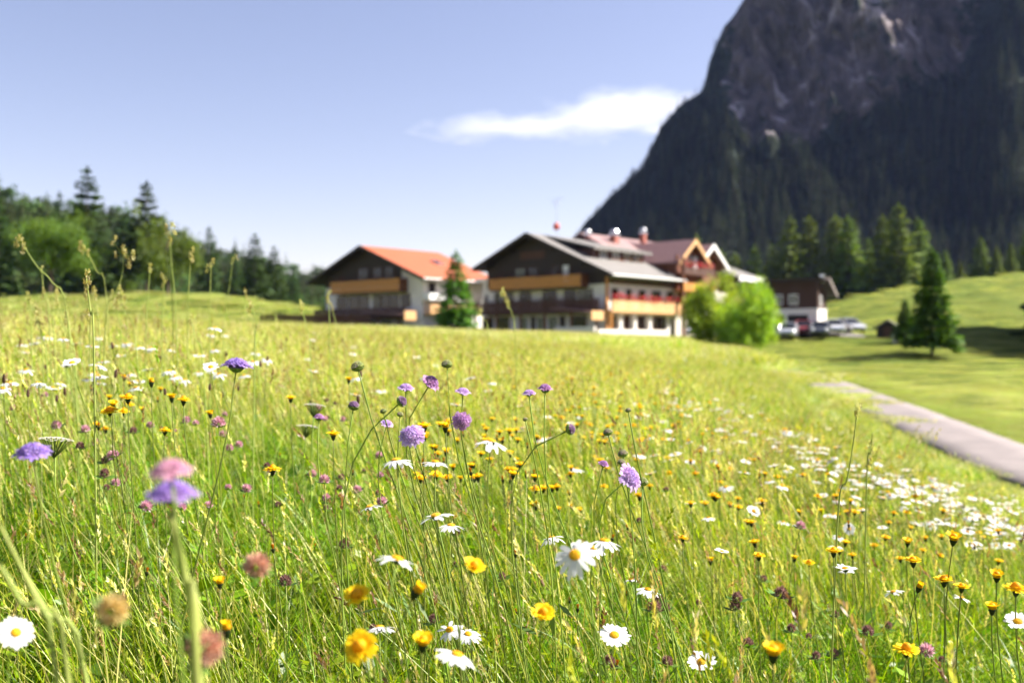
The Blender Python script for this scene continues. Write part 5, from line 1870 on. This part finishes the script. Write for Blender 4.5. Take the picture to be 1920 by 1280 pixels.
for px, py, P in scatter_px(78, (1280, 790, 1925, 1060), (.3, .42), lambda x, y: 1 if y > line(x) - 10 else 0):
    bd = random.random() < .15
    hawkbit(px, py, 0, tilt(.2), "closed orange hawkbit bud scattered below the daisy drift" if bd else "open yellow hawkbit scattered below the daisy drift", random.choice((0, 0, 1, 2)), random.uniform(.7, .95), "hawkbit buds below the daisy drift" if bd else "hawkbits below the daisy drift", P, bud=bd)
for px, py, P in scatter_px(26, (0, 830, 1250, 1270), (.15, .36)):
    hawkbit(px, py, 0, tilt(.3), "small orange bud low in the near grass", 3, random.uniform(.5, .75), "orange buds in the near grass", P, bud=True)
for px, py, P in scatter_px(52, (0, 740, 720, 960), (.3, .42)):
    pk = random.random() < .65
    clover(px, py, 0, tilt(.4), "pink clover head in the left meadow" if pk else "brown withered clover head among the pink ones at left", "pink" if pk else "brown", random.uniform(.7, 1.1), "pink clover of the left meadow" if pk else "withered clover of the left meadow", P)
for px, py, P in scatter_px(24, (640, 900, 1920, 1270), (.2, .38)):
    clover(px, py, 0, tilt(.4), "dark withered clover head in the near grass", "brown", random.uniform(.7, 1.1), "withered clover of the near grass", P)
for px, py, P in scatter_px(26, (0, 640, 900, 760), (.4, .55)):
    t_, hh, rot = plant("plantain", "plantain", "brown plantain spike in the left and middle meadow", "plantain spikes", P, tilt(.15), r=.0008, col=(.16, .17, .05))
    put("flower_spike", PLANTAIN, t_, hh, rot, random.uniform(.8, 1.2))
for px, py, D, lab in ((104, 832, 1.45, "flat white umbel flower right of the blue violet scabious"), (590, 765, 2.2, "pale umbel flower behind the small pink scabious"), (575, 804, 2.3, "lower pale umbel flower at centre left")):
    t_, hh, rot = plant("umbel_flower", "flower", lab, "white umbels", world_pt(px, py, D), (.1, .05, 1), r=.0013)
    put("umbel", UMBEL, t_, hh, rot, .95)


# the many small flowers beyond those: masses nobody could count
def joined(mbs):
    out = MB()
    for me, dz in mbs:
        off = len(out.v)
        out.v.extend((v.co.x, v.co.y, v.co.z + dz) for v in me.vertices)
        out.f.extend(tuple(i + off for i in p.vertices) for p in me.polygons)
        buf = np.empty(len(me.vertices) * 4, np.float32)
        me.color_attributes["Col"].data.foreach_get("color", buf)
        out.c.extend(map(tuple, buf.reshape(-1, 4)[:, :3].tolist()))
    return out


def small_flower(head):
    st = MB(); st.tube([(.02, 0, -.36), (.004, 0, -.15), (0, 0, 0)], [.0012, .001, .0009], 4, STEMC)
    return joined([(st.mesh("stem", M_stem), 0)] + [(m_, 0) for m_ in head]).mesh("small_flower", M_petal, True)


def flower_mass(name, label, cat, heads, n, box, dens, hr):
    P_ = [p for _, _, p in scatter_px(n, box, hr, dens)]
    m_ = len(P_)
    rots = np.column_stack([rng.normal(0, .22, m_), rng.normal(0, .22, m_), rng.uniform(0, 6.28, m_)])
    scatter_object(name, P_, rots, np.repeat(rng.uniform(.75, 1.1, m_)[:, None], 3, 1), proto_collection(name + "_heads", [small_flower(h) for h in heads]), label, cat)


flower_mass("daisy_drift", "white mass of small daisies along the shoulder above the lane", "daisies", [d_[:3] for d_ in DAISY[:3]], 150, (1260, 715, 1925, 1030),
            lambda x, y: max(0, 1 - abs(y - line(x) - 34) / 75) * (.3 if x < 1500 else .6 if x < 1700 else 1), (.24, .38))
flower_mass("hawkbit_drift", "yellow speckle of small hawkbits across the middle meadow", "hawkbits", [HAWK[0], HAWK[1], HAWK[2]], 90, (960, 680, 1900, 960),
            lambda x, y: .25 if y < line(x) - 20 else 1, (.26, .4))


# tall cocksfoot grasses standing against the wood and the house
def cocksfoot(pts_px, D, heads, label, r=.0016, s=1.0, group="tall cocksfoot stems", name="cocksfoot_grass"):
    P3 = [Vector(world_pt(px, py, D)) for px, py in pts_px]
    b = P3[-1].copy(); b.z = float(gz(b.x, b.y)) - .02
    d_ = P3[-1] - P3[-2]
    b.x += d_.x * min(3.0, (P3[-1].z - b.z) / max(.01, -d_.z)) * .4
    t_ = thing(name, label, "grass stem", b, 0, group)
    pts_ = [Vector((0, 0, 0))] + [p - b for p in P3[::-1]]
    fine = []
    for i in range(len(pts_) - 1):
        p0, p1, p2, p3 = pts_[max(i - 1, 0)], pts_[i], pts_[i + 1], pts_[min(i + 2, len(pts_) - 1)]
        for k in range(4):
            q = k / 4
            fine.append(.5 * ((2 * p1) + (p2 - p0) * q + (2 * p0 - 5 * p1 + 4 * p2 - p3) * q * q + (3 * p1 - p0 - 3 * p2 + p3) * q ** 3))
    fine.append(pts_[-1])
    mb = MB(); n_ = len(fine)
    mb.tube(fine, [r * (1.2 - .6 * i / n_) for i in range(n_)], 5, (.34, .40, .10)); mb.build("stem", M_stem, t_, True)
    for px, py, l in heads:
        c = Vector(world_pt(px, py, D)) - b
        hb = MB()
        dirn = (Vector((random.uniform(-.5, .5), random.uniform(-.3, .3), 1))).normalized()
        for k in range(46):
            f = random.random()
            p = c + dirn * (f - .5) * l + rv() * l * .20 * (1 - abs(f - .45))
            quad(hb, p, (dirn + rv() * .7).normalized(), rv(), l * .24, l * .055, jitter(random.choice(((.44, .42, .17), (.52, .48, .24), (.36, .30, .12))), .15))
        near_p = min(fine, key=lambda q: (q - c).length)
        if (near_p - c).length > .004:
            hb.tube([near_p, c], r * .5, 3, (.24, .27, .08))
        hb.build("spikelet_cluster", M_grass, t_)


TC = 3.2
cocksfoot([(318, 432), (322, 500), (330, 600)], TC, [(312, 432, .035), (326, 430, .04), (318, 446, .03)], "tallest upright grass stem with yellow head before the leafy trees")
cocksfoot([(316, 455), (320, 520), (324, 610)], TC, [(318, 456, .028)], "upright grass stem just behind the tallest one")
cocksfoot([(45, 462), (70, 500), (98, 530), (128, 600)], TC * .85, [(33, 455, .04), (44, 458, .03), (43, 470, .025)], "arching grass stem with yellow head at the far left")
cocksfoot([(165, 476), (182, 510), (200, 560)], TC, [(151, 463, .035), (156, 470, .03), (165, 475, .025)], "arching grass stem with yellow head left of the upright stems")
cocksfoot([(232, 480), (228, 520), (212, 560), (198, 610)], TC * .9, [(212, 453, .03), (234, 474, .035), (250, 480, .03), (242, 494, .035), (217, 478, .022)], "many-headed grass stem leaning right left of the upright stems")
cocksfoot([(281, 506), (278, 550), (274, 610)], TC, [(282, 504, .03)], "short upright grass stem right of the many-headed one")
cocksfoot([(358, 480), (354, 540), (352, 600)], TC, [(359, 477, .038), (361, 487, .025)], "upright grass stem right of the tallest one")
cocksfoot([(396, 496), (394, 550), (393, 610)], TC, [(397, 494, .03), (388, 504, .025)], "upright grass stem farthest right before the leafy trees")
cocksfoot([(435, 494), (430, 540), (420, 610)], TC * 1.3, [(436, 490, .03), (444, 483, .025)], "thin grass stem before the wooded hill")
cocksfoot([(162, 522), (166, 555), (170, 590), (176, 650)], 1.9, [(163, 524, .03), (165, 537, .02)], "slender grass stem with a narrow head at left")
cocksfoot([(308, 520), (306, 560), (304, 610)], TC, [(307, 521, .03), (306, 533, .025)], "low grass stem beneath the tallest one")
cocksfoot([(78, 500), (82, 545), (92, 600)], TC, [(78, 505, .02)], "plain thin stem beside the arching far-left one")
cocksfoot([(943, 552), (953, 572), (960, 590), (966, 640)], 3.6, [(942, 550, .035), (948, 560, .035), (953, 572, .03)], "bent grass ear standing before the hotel balcony")
cocksfoot([(899, 588), (908, 600), (916, 640)], 3.8, [(899, 587, .035)], "small bent grass ear before the hotel's ground floor")
cocksfoot([(616, 556), (617, 585), (618, 640)], 3.4, [(616, 552, .03), (615, 563, .03)], "grass ear standing before the guest house corner")
cocksfoot([(1607, 768), (1600, 830), (1588, 900), (1570, 980)], 1.75, [(1608, 768, .022), (1606, 778, .015)], "tall thin grass stem rising before the lane")
cocksfoot([(1636, 810), (1632, 850), (1625, 900)], 2.2, [(1634, 840, .03), (1630, 870, .03)], "brown grass ear right of the tall thin stem")
for k in range(34):
    px = random.choice((random.uniform(0, 240), random.uniform(0, 640)))
    py = random.uniform(545, 600)
    D = random.uniform(2.6, 4.4)
    cocksfoot([(px, py), (px + random.uniform(0, 12), py + 40), (px + random.uniform(5, 30), py + 90)], D, [(px, py, random.uniform(.02, .04)), (px + random.uniform(-6, 6), py + 9, .02)],
              "low grass ear along the left meadow crest", group="grass ears along the left crest", name="grass_ear")
# pale stems bending close to the lens at lower left
for k, (a, b, c_, D) in enumerate((((0, 985), (70, 1130), (130, 1285), .78), ((20, 1030), (90, 1150), (165, 1290), .85), ((0, 1060), (40, 1130), (110, 1290), .72), ((318, 960), (345, 1080), (368, 1285), .66), ((330, 1000), (352, 1110), (375, 1290), .70))):
    cocksfoot([a, b, c_], D, [], ["pale blurred grass stem curving from the left edge", "second pale blurred stem right of the curving one", "lowest pale blurred stem at the left corner", "thick blurred pale stem under the two near scabious", "second thick blurred stem under the two near scabious"][k], .0022 if k < 3 else .0034, group="near blurred stems", name="blurred_grass")

# broad-leaved plants low in the grass
def leafy_plant(px, py, D, label, n=11, l=.085):
    x, y, _ = world_pt(px, py, D)
    t_ = thing("leafy_plant", label, "plant", (x, y, float(gz(x, y))), 0, "broad-leaved plants")
    for k in range(n):
        a = k * 2.4 + random.uniform(-.3, .3); el = random.uniform(.5, 1.25)
        d = Vector((math.cos(a) * math.cos(el), math.sin(a) * math.cos(el), math.sin(el)))
        s_ = d.cross(Vector((0, 0, 1))).normalized(); up = s_.cross(d)
        L = l * random.uniform(.7, 1.25); w = L * .17
        base_ = Vector((0, 0, random.uniform(.04, .14)))
        vs = []
        for f, wf in ((0, .15), (.3, .95), (.6, .9), (.85, .45), (1, .03)):
            c = base_ + d * L * f - up * L * .28 * f * f
            vs += [c - s_ * w * wf + up * w * .25 * wf, c, c + s_ * w * wf + up * w * .25 * wf]
        mb = MB()
        mb.add(vs, [(3 * i + j, 3 * i + j + 1, 3 * i + j + 4, 3 * i + j + 3) for i in range(4) for j in (0, 1)], jitter((.055, .12, .022), .2))
        mb.build("leaf", M_stem, t_, True)
    mb = MB(); mb.tube([(0, 0, -.02), (0, 0, .16)], [.003, .001], 5, (.10, .16, .03)); mb.build("stem", M_stem, t_)
for px, D, lab in ((955, 1.35, "broad-leaved plant left of the hawkbit on a pale stem"), (1000, 1.30, "broad-leaved plant under the hawkbit on a pale stem"), (985, 1.5, "broad-leaved plant behind the bottom middle hawkbit"), (925, 1.3, "broad-leaved plant right of the touching daisy pair"),
                   (1330, 1.12, "broad-leaved plant cut by the bottom edge at right"), (1470, 1.1, "broad-leaved plant beneath the largest cupped hawkbit")):
    leafy_plant(px, 0, D, lab)

# ------------------------------------------------------------------ valley haze
hm = bpy.data.materials.new("valley_haze")
hm.use_nodes = True
hm.node_tree.nodes.clear()
h_out = hm.node_tree.nodes.new("ShaderNodeOutputMaterial")
h_vol = hm.node_tree.nodes.new("ShaderNodeVolumePrincipled")
h_vol.inputs["Color"].default_value = (.36, .48, 1.0, 1)
h_vol.inputs["Density"].default_value = .000036
h_vol.inputs["Anisotropy"].default_value = .2
hm.node_tree.links.new(h_vol.outputs[0], h_out.inputs["Volume"])
mb = MB()
mb.box(-1500, 1500, -1500, 1500, -10, 520)
hz_ = mb.build("haze", hm)
tag(hz_, kind="stuff")

# ------------------------------------------------------------------ cloud
def cloud_material():
    m = bpy.data.materials.new("cloud_vapour")
    m.use_nodes = True
    t = m.node_tree
    t.nodes.clear()
    out = N(t, "OutputMaterial"); v = N(t, "VolumePrincipled")
    v.inputs["Color"].default_value = (.97, .97, .98, 1)
    v.inputs["Anisotropy"].default_value = .3
    tc = N(t, "TexCoord")
    mp = N(t, "Mapping"); mp.inputs["Scale"].default_value = (1, 1, 2.6)
    t.links.new(tc.outputs["Object"], mp.inputs[0])
    n = N(t, "TexNoise"); n.inputs["Scale"].default_value = .0075; n.inputs["Detail"].default_value = 6; n.inputs["Roughness"].default_value = .55
    t.links.new(mp.outputs[0], n.inputs["Vector"])
    falls = []
    for cen, half in (((130, 0, 4), (300, 230, 62)), ((-200, 0, -14), (330, 170, 36))):
        sb = N(t, "VectorMath", operation='SUBTRACT'); sb.inputs[1].default_value = cen
        t.links.new(tc.outputs["Object"], sb.inputs[0])
        at = N(t, "VectorMath", operation='DIVIDE'); at.inputs[1].default_value = half
        t.links.new(sb.outputs[0], at.inputs[0])
        ln = N(t, "VectorMath", operation='LENGTH'); t.links.new(at.outputs[0], ln.inputs[0])
        fl_ = N(t, "Math", operation='SUBTRACT'); fl_.inputs[0].default_value = 1.0; t.links.new(ln.outputs["Value"], fl_.inputs[1])
        falls.append(fl_)
    fall = N(t, "Math", operation='MAXIMUM'); t.links.new(falls[0].outputs[0], fall.inputs[0]); t.links.new(falls[1].outputs[0], fall.inputs[1])
    a2 = N(t, "Math", operation='MULTIPLY_ADD'); a2.inputs[1].default_value = 2.2; a2.inputs[2].default_value = -1.12
    t.links.new(n.outputs[0], a2.inputs[0])
    sm = N(t, "Math", operation='ADD'); t.links.new(a2.outputs[0], sm.inputs[0]); t.links.new(fall.outputs[0], sm.inputs[1])
    r_ = N(t, "MapRange"); r_.inputs[1].default_value = .05; r_.inputs[2].default_value = .75; r_.inputs[3].default_value = 0; r_.inputs[4].default_value = .0040
    t.links.new(sm.outputs[0], r_.inputs[0]); t.links.new(r_.outputs[0], v.inputs["Density"])
    t.links.new(v.outputs[0], out.inputs["Volume"])
    return m
mb = MB()
for k in range(9):
    f = -1 + 2 * k / 8
    rr_ = math.sqrt(max(.02, 1 - f * f))
    for q in range(14):
        a = 2 * math.pi * q / 14
        mb.v.append((540 * f, 270 * rr_ * math.cos(a), 85 * rr_ * math.sin(a))); mb.c.append((1, 1, 1))
for k in range(8):
    for q in range(14):
        q2 = (q + 1) % 14
        mb.f.append((k * 14 + q, k * 14 + q2, (k + 1) * 14 + q2, (k + 1) * 14 + q))
mb.f.append(tuple(range(14))[::-1]); mb.f.append(tuple(8 * 14 + q for q in range(14)))
cl = mb.build("cloud", cloud_material())
cl.location = ((1085 - 960) / F * 3000, 3000, (640 - 222) / F * 3000)
cl.rotation_euler = (0, R(-3), 0)
tag(cl, "small elongated white cloud beside the mountain ridge", "cloud")
